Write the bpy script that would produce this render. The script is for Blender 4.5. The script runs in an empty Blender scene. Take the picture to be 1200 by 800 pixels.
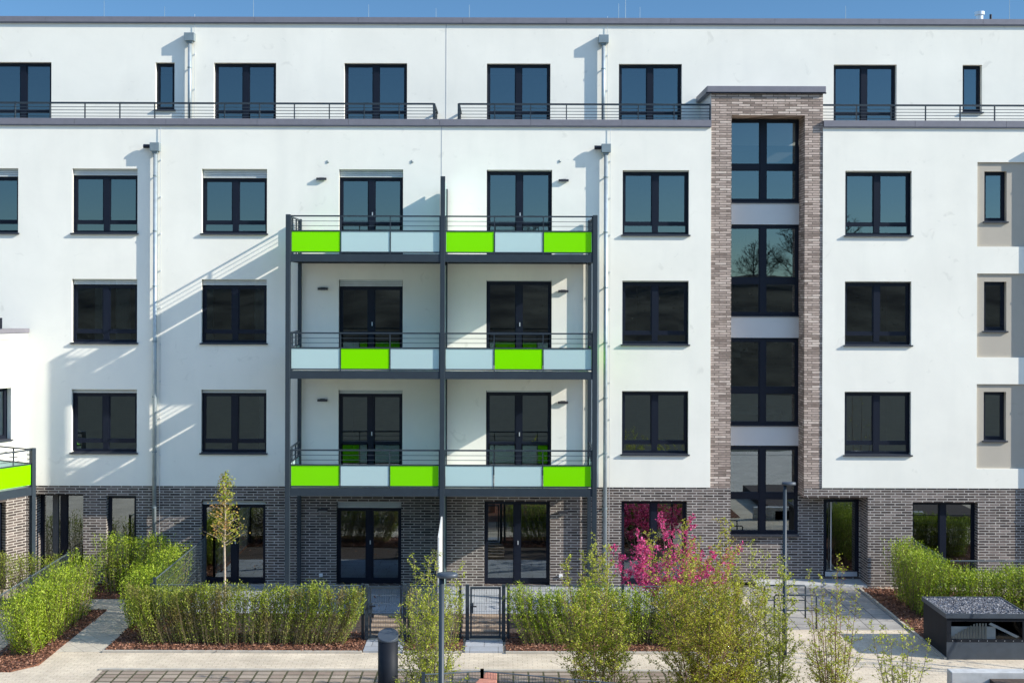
import bpy, math, random
import numpy as np
from mathutils import Vector, Matrix
random.seed(7); RNG = np.random.default_rng(11)
SC = bpy.context.scene; COL = SC.collection
PI = math.pi

# ---------------------------------------------------------------- measuring helpers (turn photo measures into metres)
F = 1453.0; DIST = 32.0; HC = 7.53; ROLL = 0.003
def S(Y): return F / (DIST + Y)
def PX(px, Y=0.0): return (px - 585) / S(Y)
def PZ(py, Y=0.0): return HC - (py - 345) / S(Y)
def G(px, py):
    dx, dy = px - 585, py - 345
    dx, dy = dx + ROLL * dy, dy - ROLL * dx
    s = dy / HC
    return (dx / s, F / s - DIST)

# ---------------------------------------------------------------- materials
def newmat(name):
    m = bpy.data.materials.new(name); m.use_nodes = True
    nt = m.node_tree; nt.nodes.clear()
    out = nt.nodes.new('ShaderNodeOutputMaterial')
    return m, nt, out
def N(nt, t, **kw):
    n = nt.nodes.new(t)
    for k, v in kw.items():
        if k.startswith('i_'): n.inputs[k[2:].replace('_', ' ')].default_value = v
        else: setattr(n, k, v)
    return n
def c4(c): return (c[0], c[1], c[2], 1)
def ramp(nt, a, b, ca, cb):
    r = N(nt, 'ShaderNodeValToRGB'); e = r.color_ramp.elements
    e[0].position = a; e[0].color = c4(ca); e[1].position = b; e[1].color = c4(cb); return r
def plain(name, col, rough=.5, metal=0, var=.06, scale=6, bump=0, bscale=80, spec=.5):
    m, nt, out = newmat(name); L = nt.links.new
    p = N(nt, 'ShaderNodeBsdfPrincipled'); p.inputs['Roughness'].default_value = rough
    p.inputs['Metallic'].default_value = metal; p.inputs['Specular IOR Level'].default_value = spec
    tc = N(nt, 'ShaderNodeTexCoord'); no = N(nt, 'ShaderNodeTexNoise', i_Scale=scale, i_Detail=6.0)
    L(tc.outputs['Object'], no.inputs['Vector'])
    r = ramp(nt, .3, .7, [x * (1 - var) for x in col], [min(1, x * (1 + var)) for x in col])
    L(no.outputs['Fac'], r.inputs['Fac']); L(r.outputs['Color'], p.inputs['Base Color'])
    if bump:
        n2 = N(nt, 'ShaderNodeTexNoise', i_Scale=bscale, i_Detail=4.0); L(tc.outputs['Object'], n2.inputs['Vector'])
        b = N(nt, 'ShaderNodeBump', i_Strength=bump, i_Distance=.01); L(n2.outputs['Fac'], b.inputs['Height'])
        L(b.outputs['Normal'], p.inputs['Normal'])
    L(p.outputs[0], out.inputs[0]); return m

def render_wall(name, col):
    m, nt, out = newmat(name); L = nt.links.new
    p = N(nt, 'ShaderNodeBsdfPrincipled'); p.inputs['Roughness'].default_value = .9; p.inputs['Specular IOR Level'].default_value = .1
    tc = N(nt, 'ShaderNodeTexCoord')
    n1 = N(nt, 'ShaderNodeTexNoise', i_Scale=.55, i_Detail=8.0, i_Roughness=.65, i_Distortion=.4); L(tc.outputs['Object'], n1.inputs['Vector'])
    r1 = ramp(nt, .32, .72, [x * .95 for x in col], [x * 1.03 for x in col]); L(n1.outputs['Fac'], r1.inputs['Fac'])
    # rain streaks, run down the render
    mp = N(nt, 'ShaderNodeMapping'); mp.inputs['Scale'].default_value = (1.1, 1, .16); L(tc.outputs['Object'], mp.inputs['Vector'])
    n2 = N(nt, 'ShaderNodeTexNoise', i_Scale=2.0, i_Detail=5.0); L(mp.outputs[0], n2.inputs['Vector'])
    r2 = ramp(nt, .5, .85, (1, 1, 1), (.95, .953, .955)); L(n2.outputs['Fac'], r2.inputs['Fac'])
    # small scuffs
    n3 = N(nt, 'ShaderNodeTexNoise', i_Scale=2.4, i_Detail=3.0, i_Distortion=1.2); L(tc.outputs['Object'], n3.inputs['Vector'])
    r3 = ramp(nt, .66, .76, (1, 1, 1), (.89, .89, .885)); L(n3.outputs['Fac'], r3.inputs['Fac'])
    a = N(nt, 'ShaderNodeMix', data_type='RGBA', blend_type='MULTIPLY'); a.inputs[0].default_value = 1
    L(r1.outputs[0], a.inputs[6]); L(r2.outputs[0], a.inputs[7])
    b = N(nt, 'ShaderNodeMix', data_type='RGBA', blend_type='MULTIPLY'); b.inputs[0].default_value = 1
    L(a.outputs[2], b.inputs[6]); L(r3.outputs[0], b.inputs[7]); L(b.outputs[2], p.inputs['Base Color'])
    n4 = N(nt, 'ShaderNodeTexNoise', i_Scale=140.0, i_Detail=3.0); L(tc.outputs['Object'], n4.inputs['Vector'])
    bu = N(nt, 'ShaderNodeBump', i_Strength=.18, i_Distance=.004); L(n4.outputs['Fac'], bu.inputs['Height'])
    n5 = N(nt, 'ShaderNodeTexNoise', i_Scale=1.3, i_Detail=2.0); L(tc.outputs['Object'], n5.inputs['Vector'])
    bu2 = N(nt, 'ShaderNodeBump', i_Strength=.12, i_Distance=.05); L(n5.outputs['Fac'], bu2.inputs['Height']); L(bu.outputs[0], bu2.inputs['Normal'])
    L(bu2.outputs[0], p.inputs['Normal']); L(p.outputs[0], out.inputs[0]); return m

def brickmat(name, c1, c2, c3, mortar, w=.27, h=.068, ms=.011, bump=.5):
    m, nt, out = newmat(name); L = nt.links.new
    p = N(nt, 'ShaderNodeBsdfPrincipled'); p.inputs['Roughness'].default_value = .85; p.inputs['Specular IOR Level'].default_value = .25
    tc = N(nt, 'ShaderNodeTexCoord'); sx = N(nt, 'ShaderNodeSeparateXYZ'); L(tc.outputs['Object'], sx.inputs[0])
    ad = N(nt, 'ShaderNodeMath', operation='ADD'); L(sx.outputs[0], ad.inputs[0]); L(sx.outputs[1], ad.inputs[1])
    cx = N(nt, 'ShaderNodeCombineXYZ'); L(ad.outputs[0], cx.inputs[0]); L(sx.outputs[2], cx.inputs[1])
    b = N(nt, 'ShaderNodeTexBrick', offset=.37, offset_frequency=2)
    b.inputs['Scale'].default_value = 1; b.inputs['Brick Width'].default_value = w; b.inputs['Row Height'].default_value = h
    b.inputs['Mortar Size'].default_value = ms; b.inputs['Mortar Smooth'].default_value = .1; b.inputs['Bias'].default_value = 0
    b.inputs['Color1'].default_value = (0, 0, 0, 1); b.inputs['Color2'].default_value = (1, 1, 1, 1); b.inputs['Mortar'].default_value = (.5, .5, .5, 1)
    L(cx.outputs[0], b.inputs['Vector'])
    r = N(nt, 'ShaderNodeValToRGB'); e = r.color_ramp.elements
    e[0].position = 0; e[0].color = c4(c1); e[1].position = 1; e[1].color = c4(c3)
    k = e.new(.5); k.color = c4(c2); k = e.new(.8); k.color = c4([x * 1.15 for x in c2])
    L(b.outputs['Color'], r.inputs['Fac'])
    mp = N(nt, 'ShaderNodeMapping'); mp.inputs['Scale'].default_value = (9, 60, 1); L(cx.outputs[0], mp.inputs[0])
    n = N(nt, 'ShaderNodeTexNoise', i_Scale=1.0, i_Detail=5.0); L(mp.outputs[0], n.inputs['Vector'])
    rn = ramp(nt, .3, .75, (.72, .72, .72), (1.25, 1.25, 1.25)); L(n.outputs['Fac'], rn.inputs['Fac'])
    mu = N(nt, 'ShaderNodeMix', data_type='RGBA', blend_type='MULTIPLY'); mu.inputs[0].default_value = 1
    L(r.outputs[0], mu.inputs[6]); L(rn.outputs[0], mu.inputs[7])
    n3 = N(nt, 'ShaderNodeTexNoise', i_Scale=3.0, i_Detail=4.0); L(tc.outputs['Object'], n3.inputs['Vector'])
    rm = ramp(nt, .3, .7, [x * .75 for x in mortar], [x * 1.12 for x in mortar]); L(n3.outputs['Fac'], rm.inputs['Fac'])
    mx = N(nt, 'ShaderNodeMix', data_type='RGBA'); L(b.outputs['Fac'], mx.inputs[0]); L(mu.outputs[2], mx.inputs[6]); L(rm.outputs[0], mx.inputs[7])
    L(mx.outputs[2], p.inputs['Base Color'])
    inv = N(nt, 'ShaderNodeMath', operation='SUBTRACT'); inv.inputs[0].default_value = 1; L(b.outputs['Fac'], inv.inputs[1])
    s = N(nt, 'ShaderNodeMath', operation='MULTIPLY_ADD'); L(n.outputs['Fac'], s.inputs[0]); s.inputs[1].default_value = .4; L(inv.outputs[0], s.inputs[2])
    bu = N(nt, 'ShaderNodeBump', i_Strength=bump, i_Distance=.008); L(s.outputs[0], bu.inputs['Height']); L(bu.outputs[0], p.inputs['Normal'])
    L(p.outputs[0], out.inputs[0]); return m

def paving(name, c1, c2, joint, w, h, rot=0, ms=.008, offset=.5, stain=.25, freq=2):
    m, nt, out = newmat(name); L = nt.links.new
    p = N(nt, 'ShaderNodeBsdfPrincipled'); p.inputs['Roughness'].default_value = .85; p.inputs['Specular IOR Level'].default_value = .25
    tc = N(nt, 'ShaderNodeTexCoord'); mp = N(nt, 'ShaderNodeMapping'); mp.inputs['Rotation'].default_value = (0, 0, rot)
    L(tc.outputs['Object'], mp.inputs[0])
    b = N(nt, 'ShaderNodeTexBrick', offset=offset, offset_frequency=freq); b.inputs['Scale'].default_value = 1
    b.inputs['Brick Width'].default_value = w; b.inputs['Row Height'].default_value = h; b.inputs['Mortar Size'].default_value = ms
    b.inputs['Mortar Smooth'].default_value = .2
    b.inputs['Color1'].default_value = c4(c1); b.inputs['Color2'].default_value = c4(c2); b.inputs['Mortar'].default_value = c4(joint)
    L(mp.outputs[0], b.inputs['Vector'])
    n = N(nt, 'ShaderNodeTexNoise', i_Scale=1.1, i_Detail=8.0, i_Roughness=.7); L(tc.outputs['Object'], n.inputs['Vector'])
    rn = ramp(nt, .3, .7, (1 - stain,) * 3, (1.08,) * 3); L(n.outputs['Fac'], rn.inputs['Fac'])
    n2 = N(nt, 'ShaderNodeTexNoise', i_Scale=45.0, i_Detail=4.0); L(tc.outputs['Object'], n2.inputs['Vector'])
    rn2 = ramp(nt, .3, .7, (.88,) * 3, (1.1,) * 3); L(n2.outputs['Fac'], rn2.inputs['Fac'])
    mu = N(nt, 'ShaderNodeMix', data_type='RGBA', blend_type='MULTIPLY'); mu.inputs[0].default_value = 1
    L(b.outputs['Color'], mu.inputs[6]); L(rn.outputs[0], mu.inputs[7])
    mu2 = N(nt, 'ShaderNodeMix', data_type='RGBA', blend_type='MULTIPLY'); mu2.inputs[0].default_value = 1
    L(mu.outputs[2], mu2.inputs[6]); L(rn2.outputs[0], mu2.inputs[7]); L(mu2.outputs[2], p.inputs['Base Color'])
    inv = N(nt, 'ShaderNodeMath', operation='SUBTRACT'); inv.inputs[0].default_value = 1; L(b.outputs['Fac'], inv.inputs[1])
    bu = N(nt, 'ShaderNodeBump', i_Strength=.5, i_Distance=.01); L(inv.outputs[0], bu.inputs['Height']); L(bu.outputs[0], p.inputs['Normal'])
    L(p.outputs[0], out.inputs[0]); return m

def granular(name, cols, scale, bump=1.0, dist=.02):
    m, nt, out = newmat(name); L = nt.links.new
    p = N(nt, 'ShaderNodeBsdfPrincipled'); p.inputs['Roughness'].default_value = .95; p.inputs['Specular IOR Level'].default_value = .2
    tc = N(nt, 'ShaderNodeTexCoord'); v = N(nt, 'ShaderNodeTexVoronoi', i_Scale=scale); L(tc.outputs['Object'], v.inputs['Vector'])
    sp = N(nt, 'ShaderNodeSeparateColor'); L(v.outputs['Color'], sp.inputs[0])
    r = N(nt, 'ShaderNodeValToRGB'); e = r.color_ramp.elements; e[0].color = c4(cols[0]); e[1].color = c4(cols[-1])
    for i, c in enumerate(cols[1:-1]): k = e.new((i + 1) / (len(cols) - 1)); k.color = c4(c)
    L(sp.outputs[0], r.inputs[0]); L(r.outputs[0], p.inputs['Base Color'])
    bu = N(nt, 'ShaderNodeBump', i_Strength=bump, i_Distance=dist, invert=True); L(v.outputs['Distance'], bu.inputs['Height']); L(bu.outputs[0], p.inputs['Normal'])
    L(p.outputs[0], out.inputs[0]); return m

def leafmat(name, cols, trans=.35, patch=None, pscale=1.2):
    """leaves: colour varies leaf by leaf, and by patches of the plant where patch is given"""
    m, nt, out = newmat(name); L = nt.links.new
    g = N(nt, 'ShaderNodeNewGeometry'); r = N(nt, 'ShaderNodeValToRGB'); e = r.color_ramp.elements
    e[0].color = c4(cols[0]); e[1].color = c4(cols[-1])
    for i, c in enumerate(cols[1:-1]): k = e.new((i + 1) / (len(cols) - 1)); k.color = c4(c)
    L(g.outputs['Random Per Island'], r.inputs[0]); src = r.outputs[0]
    if patch:
        tc = N(nt, 'ShaderNodeTexCoord'); n = N(nt, 'ShaderNodeTexNoise', i_Scale=pscale, i_Detail=3.0); L(tc.outputs['Object'], n.inputs['Vector'])
        rr = ramp(nt, .48, .62, (0, 0, 0), (1, 1, 1)); L(n.outputs['Fac'], rr.inputs[0])
        mx = N(nt, 'ShaderNodeMix', data_type='RGBA'); L(rr.outputs[0], mx.inputs[0]); L(src, mx.inputs[6]); mx.inputs[7].default_value = c4(patch); src = mx.outputs[2]
    d = N(nt, 'ShaderNodeBsdfPrincipled'); d.inputs['Roughness'].default_value = .55; d.inputs['Specular IOR Level'].default_value = .3; L(src, d.inputs['Base Color'])
    t = N(nt, 'ShaderNodeBsdfTranslucent'); L(src, t.inputs['Color'])
    mi = N(nt, 'ShaderNodeMixShader'); mi.inputs[0].default_value = trans; L(d.outputs[0], mi.inputs[1]); L(t.outputs[0], mi.inputs[2])
    L(mi.outputs[0], out.inputs[0]); return m

def glassmat(name, ior=3.0, tint=(.5, .56, .57), refl=(.84, .95, 1)):
    m, nt, out = newmat(name); L = nt.links.new
    fr = N(nt, 'ShaderNodeFresnel', i_IOR=ior); tr = N(nt, 'ShaderNodeBsdfTransparent'); tr.inputs[0].default_value = c4(tint)
    gl = N(nt, 'ShaderNodeBsdfGlossy'); gl.inputs['Roughness'].default_value = .0; gl.inputs['Color'].default_value = c4(refl)
    tc = N(nt, 'ShaderNodeTexCoord'); n = N(nt, 'ShaderNodeTexNoise', i_Scale=.9, i_Detail=1.0); L(tc.outputs['Object'], n.inputs['Vector'])
    bu = N(nt, 'ShaderNodeBump', i_Strength=.07, i_Distance=.02); L(n.outputs['Fac'], bu.inputs['Height']); L(bu.outputs[0], gl.inputs['Normal'])
    mi = N(nt, 'ShaderNodeMixShader'); L(fr.outputs[0], mi.inputs[0]); L(tr.outputs[0], mi.inputs[1]); L(gl.outputs[0], mi.inputs[2])
    L(mi.outputs[0], out.inputs[0]); return m

def panelmat(name, col, trans=.3, rough=.25, spec=.5):
    m, nt, out = newmat(name); L = nt.links.new
    p = N(nt, 'ShaderNodeBsdfPrincipled'); p.inputs['Base Color'].default_value = c4(col); p.inputs['Roughness'].default_value = rough; p.inputs['Specular IOR Level'].default_value = spec
    t = N(nt, 'ShaderNodeBsdfTranslucent'); t.inputs[0].default_value = c4(col)
    mi = N(nt, 'ShaderNodeMixShader'); mi.inputs[0].default_value = trans; L(p.outputs[0], mi.inputs[1]); L(t.outputs[0], mi.inputs[2])
    L(mi.outputs[0], out.inputs[0]); return m

M = dict(
 white=render_wall('white_render', (.83, .80, .69)),
 beige=render_wall('beige_render', (.44, .395, .32)),
 brick_dark=brickmat('dark_clinker_brick', (.042, .032, .029), (.105, .082, .070), (.20, .16, .14), (.44, .40, .35)),
 brick_light=brickmat('grey_brown_clinker', (.24, .18, .145), (.47, .37, .305), (.65, .54, .45), (.16, .135, .11), w=.30, h=.062, ms=.009, bump=.9),  # mortar coloured dark to carry the shadow in its recessed joints
 cap=plain('coping_metal', (.20, .19, .205), .45, .2),
 steel=plain('anthracite_steel', (.026, .037, .046), .45, 0, .08, spec=.35),
 frame=plain('dark_window_frame', (.007, .010, .019), .42, 0, .05, spec=.25),
 zinc=plain('zinc_pipe', (.34, .39, .40), .4, .35, .12),
 zincbox=plain('zinc_hopper', (.22, .27, .28), .45, .3, .1),
 shutter=plain('shutter_aluminium', (.52, .54, .51), .5, .1),
 sill=plain('window_sill_metal', (.04, .045, .055), .4, .2),
 infill=plain('aluminium_infill_panel', (.62, .61, .58), .35, .2, .04, 1.2),
 lamp=plain('lamp_housing', (.03, .03, .035), .4),
 glass=glassmat('window_glass'),
 clearglass=glassmat('clear_pane', 1.45, (.95, .97, .97), (.9, .95, 1)),
 green=panelmat('green_panel', (.27, .86, .0), .25, .2, .2),
 frost=panelmat('frosted_panel', (.63, .79, .755), .35, .12),
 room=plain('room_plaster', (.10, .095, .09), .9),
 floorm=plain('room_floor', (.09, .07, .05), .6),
 slab=plain('balcony_concrete', (.60, .59, .55), .8, 0, .1, 4),
 deck=plain('roof_gravel', (.3, .3, .29), .9, 0, .2, 30),
 curtain=plain('curtain_cloth', (.8, .8, .76), .9),
 mesh=plain('fence_wire', (.10, .125, .135), .45, .3),
 conc=plain('concrete', (.42, .42, .40), .85, 0, .15, 5, .3, 60),
 kerb=plain('kerb_stone', (.40, .36, .29), .85, 0, .15, 5, .3, 60),
 alu=plain('light_metal', (.6, .62, .63), .35, .5),
 plastic=plain('white_plastic', (.75, .75, .73), .4),
 bark=plain('grey_bark', (.16, .13, .10), .9, 0, .3, 20),
 barklight=plain('pale_bark', (.42, .33, .24), .85, 0, .25, 25),
 stem=plain('hedge_stem', (.20, .15, .07), .8, 0, .3, 20),
 barkred=plain('reddish_bark', (.20, .10, .06), .8, 0, .3, 25),
 seam=plain('joint_sealant', (.42, .43, .43), .8),
 screen=plain('screen_board', (.55, .55, .52), .6),
 sandstone=plain('red_sandstone', (.42, .17, .11), .85, 0, .25, 9, .4, 40),
 soil=plain('garden_soil', (.055, .036, .025), .95, 0, .35, 14, .6, 50),
 plank=plain('wood_step', (.30, .22, .15), .8, 0, .25, 12),
 blackbox=plain('black_sheet_metal', (.008, .010, .014), .6, 0, .15, spec=.2),
 blackpanel=plain('grey_sheet_metal', (.05, .062, .075), .45, .1, .12),
 path=paving('beige_paving', (.60, .50, .365), (.66, .56, .41), (.43, .35, .25), .2, .1, 0, .006, .5, .32),
 pathd=paving('beige_paving_diagonal', (.50, .44, .35), (.55, .49, .385), (.30, .27, .22), .3, .3, PI / 4 + .1, .006, 0, .25, 1),
 slabs=paving('grey_slab_paving', (.33, .31, .275), (.40, .37, .325), (.12, .11, .10), .60, .40, PI / 2, .011, .5, .35),
 bounce_pave=paving('pale_bounce_paving', (.52, .47, .38), (.60, .54, .44), (.35, .31, .25), .4, .4, 0, .01, .5, .15),
 drive=paving('brown_grid_paving', (.27, .20, .15), (.36, .29, .22), (.075, .07, .035), .30, .22, 0, .022, 0, .3, 1),
 terrace=paving('terrace_slabs', (.30, .31, .32), (.36, .37, .38), (.15, .15, .15), .6, .4, 0, .008, .5, .2),
 mulch=granular('bark_mulch', [(.04, .018, .012), (.16, .065, .038), (.25, .12, .07), (.09, .04, .025)], 26, 1, .03),
 chip=leafmat('bark_chip', [(.05, .022, .014), (.20, .085, .05), (.33, .17, .10), (.12, .05, .03)], 0),
 gravel=granular('dark_gravel', [(.05, .05, .055), (.16, .16, .17), (.30, .30, .31), (.10, .10, .11)], 26, 1, .03),
 lawn=plain('ground_soil_and_grass', (.04, .042, .022), .95, 0, .4, 1.5),
 hedge=leafmat('hedge_leaves', [(.09, .15, .008), (.20, .29, .012), (.31, .40, .02), (.42, .49, .05)], .3),
 hedge_mix=leafmat('hedge_leaves_mixed', [(.09, .13, .012), (.19, .25, .02), (.29, .35, .03), (.38, .42, .06)], .35, (.19, .15, .05), 1.6),
 hedge_brown=leafmat('hedge_leaves_sparse', [(.13, .13, .03), (.24, .24, .05), (.28, .36, .05), (.32, .24, .09)], .3),
 birch=leafmat('birch_leaves', [(.18, .24, .01), (.36, .42, .02), (.50, .54, .04), (.66, .66, .16)], .45),
 birchy=leafmat('yellowish_leaves', [(.22, .25, .01), (.38, .40, .02), (.50, .50, .04), (.58, .55, .11)], .45),
 pink=leafmat('magenta_blossom', [(.36, .02, .10), (.60, .04, .19), (.80, .20, .40), (.50, .03, .13), (.72, .08, .28)], .4),
 maple=leafmat('young_tree_leaves', [(.16, .22, .02), (.34, .38, .03), (.44, .30, .06), (.42, .46, .06), (.28, .34, .03)], .4, (.50, .27, .09), 2.2),
 wood=leafmat('woodland_leaves', [(.012, .016, .007), (.028, .032, .012), (.04, .036, .018), (.02, .026, .01)], .1),
)

# ---------------------------------------------------------------- mesh helpers
class MB:
    def __init__(s): s.v = []; s.f = []
    def box(s, x0, x1, y0, y1, z0, z1):
        x0, x1 = sorted((x0, x1)); y0, y1 = sorted((y0, y1)); z0, z1 = sorted((z0, z1))
        b = len(s.v); s.v += [(x, y, z) for x in (x0, x1) for y in (y0, y1) for z in (z0, z1)]
        for q in ((0, 1, 3, 2), (4, 6, 7, 5), (0, 4, 5, 1), (2, 3, 7, 6), (0, 2, 6, 4), (1, 5, 7, 3)): s.f.append([b + i for i in q])
        return s
    def quad(s, a, b, c, d):
        i = len(s.v); s.v += [a, b, c, d]; s.f.append([i, i + 1, i + 2, i + 3]); return s
    def poly(s, pts, z0, z1):
        """prism over a ground polygon, counter-clockwise"""
        i = len(s.v); n = len(pts); s.v += [(p[0], p[1], z0) for p in pts] + [(p[0], p[1], z1) for p in pts]
        s.f.append([i + n + k for k in range(n)]); s.f.append([i + n - 1 - k for k in range(n)])
        for k in range(n): s.f.append([i + k, i + (k + 1) % n, i + n + (k + 1) % n, i + n + k])
        return s
    def tube(s, pts, rad, n=6, caps=True):
        pts = [Vector(p) for p in pts]
        if not hasattr(rad, '__len__'): rad = [rad] * len(pts)
        rings = []
        for k, p in enumerate(pts):
            d = (pts[min(k + 1, len(pts) - 1)] - pts[max(k - 1, 0)])
            if d.length < 1e-9: d = Vector((0, 0, 1))
            d.normalize(); a = d.cross(Vector((0, 0, 1)) if abs(d.z) < .9 else Vector((1, 0, 0))).normalized(); b = d.cross(a)
            base = len(s.v)
            for j in range(n):
                t = 2 * PI * j / n; s.v.append(tuple(p + (a * math.cos(t) + b * math.sin(t)) * rad[k]))
            rings.append(base)
        for k in range(len(rings) - 1):
            for j in range(n):
                a0, a1 = rings[k] + j, rings[k] + (j + 1) % n; b0, b1 = rings[k + 1] + j, rings[k + 1] + (j + 1) % n
                s.f.append([a0, a1, b1, b0])
        if caps: s.f.append([rings[0] + j for j in range(n)][::-1]); s.f.append([rings[-1] + j for j in range(n)])
        return s
    def build(s, name, mat, parent=None, smooth=False, loc=None, rotz=0, bevel=0):
        me = bpy.data.meshes.new(name); me.from_pydata(s.v, [], s.f); me.materials.append(M[mat] if isinstance(mat, str) else mat)
        if smooth: me.polygons.foreach_set('use_smooth', [True] * len(me.polygons))
        me.update(); o = bpy.data.objects.new(name, me); COL.objects.link(o)
        if parent is not None: o.parent = parent
        if loc is not None: o.location = loc
        if rotz: o.rotation_euler = (0, 0, rotz)
        if bevel:
            b = o.modifiers.new('bevel', 'BEVEL'); b.width = bevel; b.segments = 2; b.limit_method = 'ANGLE'
        return o
def tag(o, label=None, cat=None, group=None, kind=None):
    if label: o['label'] = label
    if cat: o['category'] = cat
    if group: o['group'] = group
    if kind: o['kind'] = kind
    return o
def empty(name, loc=(0, 0, 0), rz=0):
    o = bpy.data.objects.new(name, None); o.empty_display_size = .2; COL.objects.link(o); o.location = loc; o.rotation_euler = (0, 0, rz); return o
def copy_tree(o, parent=None):
    c = o.copy(); COL.objects.link(c)
    if parent is not None: c.parent = parent
    for ch in [x for x in o.children]: copy_tree(ch, c)
    return c
def struct(o): o['kind'] = 'structure'; return o

def sheet_with_holes(mb, x0, x1, z0, z1, y, holes, reveal, inward=1):
    """vertical wall sheet in the plane y with openings [(hx0,hx1,hz0,hz1)], reveals running inward"""
    xs = sorted({x0, x1} | {h[0] for h in holes} | {h[1] for h in holes}); zs = sorted({z0, z1} | {h[2] for h in holes} | {h[3] for h in holes})
    xs = [x for x in xs if x0 <= x <= x1]; zs = [z for z in zs if z0 <= z <= z1]
    idx = {}
    def V(x, z):
        if (x, z) not in idx: idx[(x, z)] = len(mb.v); mb.v.append((x, y, z))
        return idx[(x, z)]
    for a, b in zip(xs, xs[1:]):
        for c, d in zip(zs, zs[1:]):
            mx, mz = (a + b) / 2, (c + d) / 2
            if any(h[0] < mx < h[1] and h[2] < mz < h[3] for h in holes): continue
            mb.f.append([V(a, c), V(b, c), V(b, d), V(a, d)])
    for h in holes:
        r = reveal if len(h) < 5 else h[4]; yb = y + r
        a, b, c, d = h[:4]
        mb.quad((a, y, c), (a, yb, c), (a, yb, d), (a, y, d)); mb.quad((b, yb, c), (b, y, c), (b, y, d), (b, yb, d))
        mb.quad((a, y, d), (a, yb, d), (b, yb, d), (b, y, d))
        if c > z0 + 1e-4: mb.quad((a, yb, c), (a, y, c), (b, y, c), (b, yb, c))
    return mb

# ---------------------------------------------------------------- windows and glazed doors
def glazing(parent, name, x0, x1, z0, z1, y, kind='std', shutter=0, sill=True, rec=.15, handle=False, label=None, bars=None, curtain=None):
    """frame at y+rec inside the opening x0..x1, z0..z1 of a wall whose face is at y"""
    ya, yb = y + rec, y + rec + .07
    fb, mull = .065, .075
    mb = MB(); zt = z1 - shutter; g = MB(); yg = ya + .035
    e = .004
    mb.box(x0 + e, x0 + fb, ya, yb, z0 + e, zt); mb.box(x1 - fb, x1 - e, ya, yb, z0 + e, zt)
    mb.box(x0 + fb, x1 - fb, ya, yb, zt - fb, zt - e); mb.box(x0 + fb, x1 - fb, ya, yb, z0 + e, z0 + fb)
    cx = (x0 + x1) / 2
    hb = []
    if kind == 'std': hb = [(z0 + .23, z0 + .31)]
    if kind == 'door': hb = [(z0 + .82, z0 + .87), (z0 + .065, z0 + .11)]
    if kind == 'tower': hb = bars
    if kind == 'plaindoor': hb = [(z0 + .065, z0 + .12)]
    two = kind in ('std', 'door', 'tower', 'plaindoor', 'two')
    cols = [(x0 + fb, cx - mull), (cx + mull, x1 - fb)] if two else [(x0 + fb, x1 - fb)]
    if two: mb.box(cx - mull, cx + mull, ya - .008, yb - .006, z0 + fb, zt - fb)
    for a, b in cols:
        for c, d in hb: mb.box(a, b, ya + .004, yb - .004, c, d)
        # sash step round each light
        zl = z0 + fb
        for c, d in hb + [(zt - fb, None)]:
            if c - zl > .25:
                w = .028
                mb.box(a, a + w, ya + .012, yb - .01, zl, c); mb.box(b - w, b, ya + .012, yb - .01, zl, c)
                mb.box(a + w, b - w, ya + .012, yb - .01, zl, zl + w); mb.box(a + w, b - w, ya + .012, yb - .01, c - w, c)
            if d: zl = d
    o = mb.build(name, 'frame', parent)
    if label: o['label'] = label
    tilt = random.Random(int(x0 * 977 + z0 * 131))
    for a, b in (((x0 + .02, cx), (cx, x1 - .02)) if two else ((x0 + .02, x1 - .02),)):          # every light sits a hair out of true
        t1, t2 = tilt.uniform(-.0022, .0022), tilt.uniform(-.003, .003)
        g.quad((a, yg - t1, z0 + .02), (b, yg + t1, z0 + .02), (b, yg + t1 + t2, zt - .02), (a, yg - t1 + t2, zt - .02))
    g.build('pane', 'glass', o)
    if shutter > 0:
        sb = MB(); ysh = y + rec - .055
        k = max(1, int(shutter / .045))
        for i in range(k):
            a = zt + (shutter / k) * i; sb.box(x0 + .015, x1 - .015, ysh + (0 if i else -.006), ya + .03, a + .004, a + shutter / k - (.003 if i < k - 1 else 0.001))
        sb.build('roller_shutter', 'shutter', o)
        for ga, gb_ in ((x0 + .002, x0 + .022), (x1 - .022, x1 - .002)): MB().box(ga, gb_, ysh - .004, ya - .003, z0 + .03, zt).build('shutter_rail', 'frame', o)
    if sill:
        s = MB(); s.box(x0 - .035, x1 + .035, y - .055, y - .002, z0 - .045, z0 - .008); s.box(x0 + .003, x1 - .003, y - .002, ya, z0 - .02, z0 - .001 + .006); s.build('sill', 'sill', o)
    if handle:
        h = MB(); h.box(cx + .01, cx + .035, ya - .03, ya - .009, z0 + 1.02, z0 + 1.12); h.build('handle', 'alu', o)
    if curtain:
        for (a, b) in curtain:
            cu = MB(); n = 16; yy = y + rec + .14
            pa = [(x0 + (x1 - x0) * (a + (b - a) * i / n), yy + .05 * math.sin(i * 2.1)) for i in range(n + 1)]
            for i in range(n): cu.quad((*pa[i], z0 + .02), (*pa[i + 1], z0 + .02), (*pa[i + 1], z1), (*pa[i], z1))
            cu.build('curtain', 'curtain', o)
    return o

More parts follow.
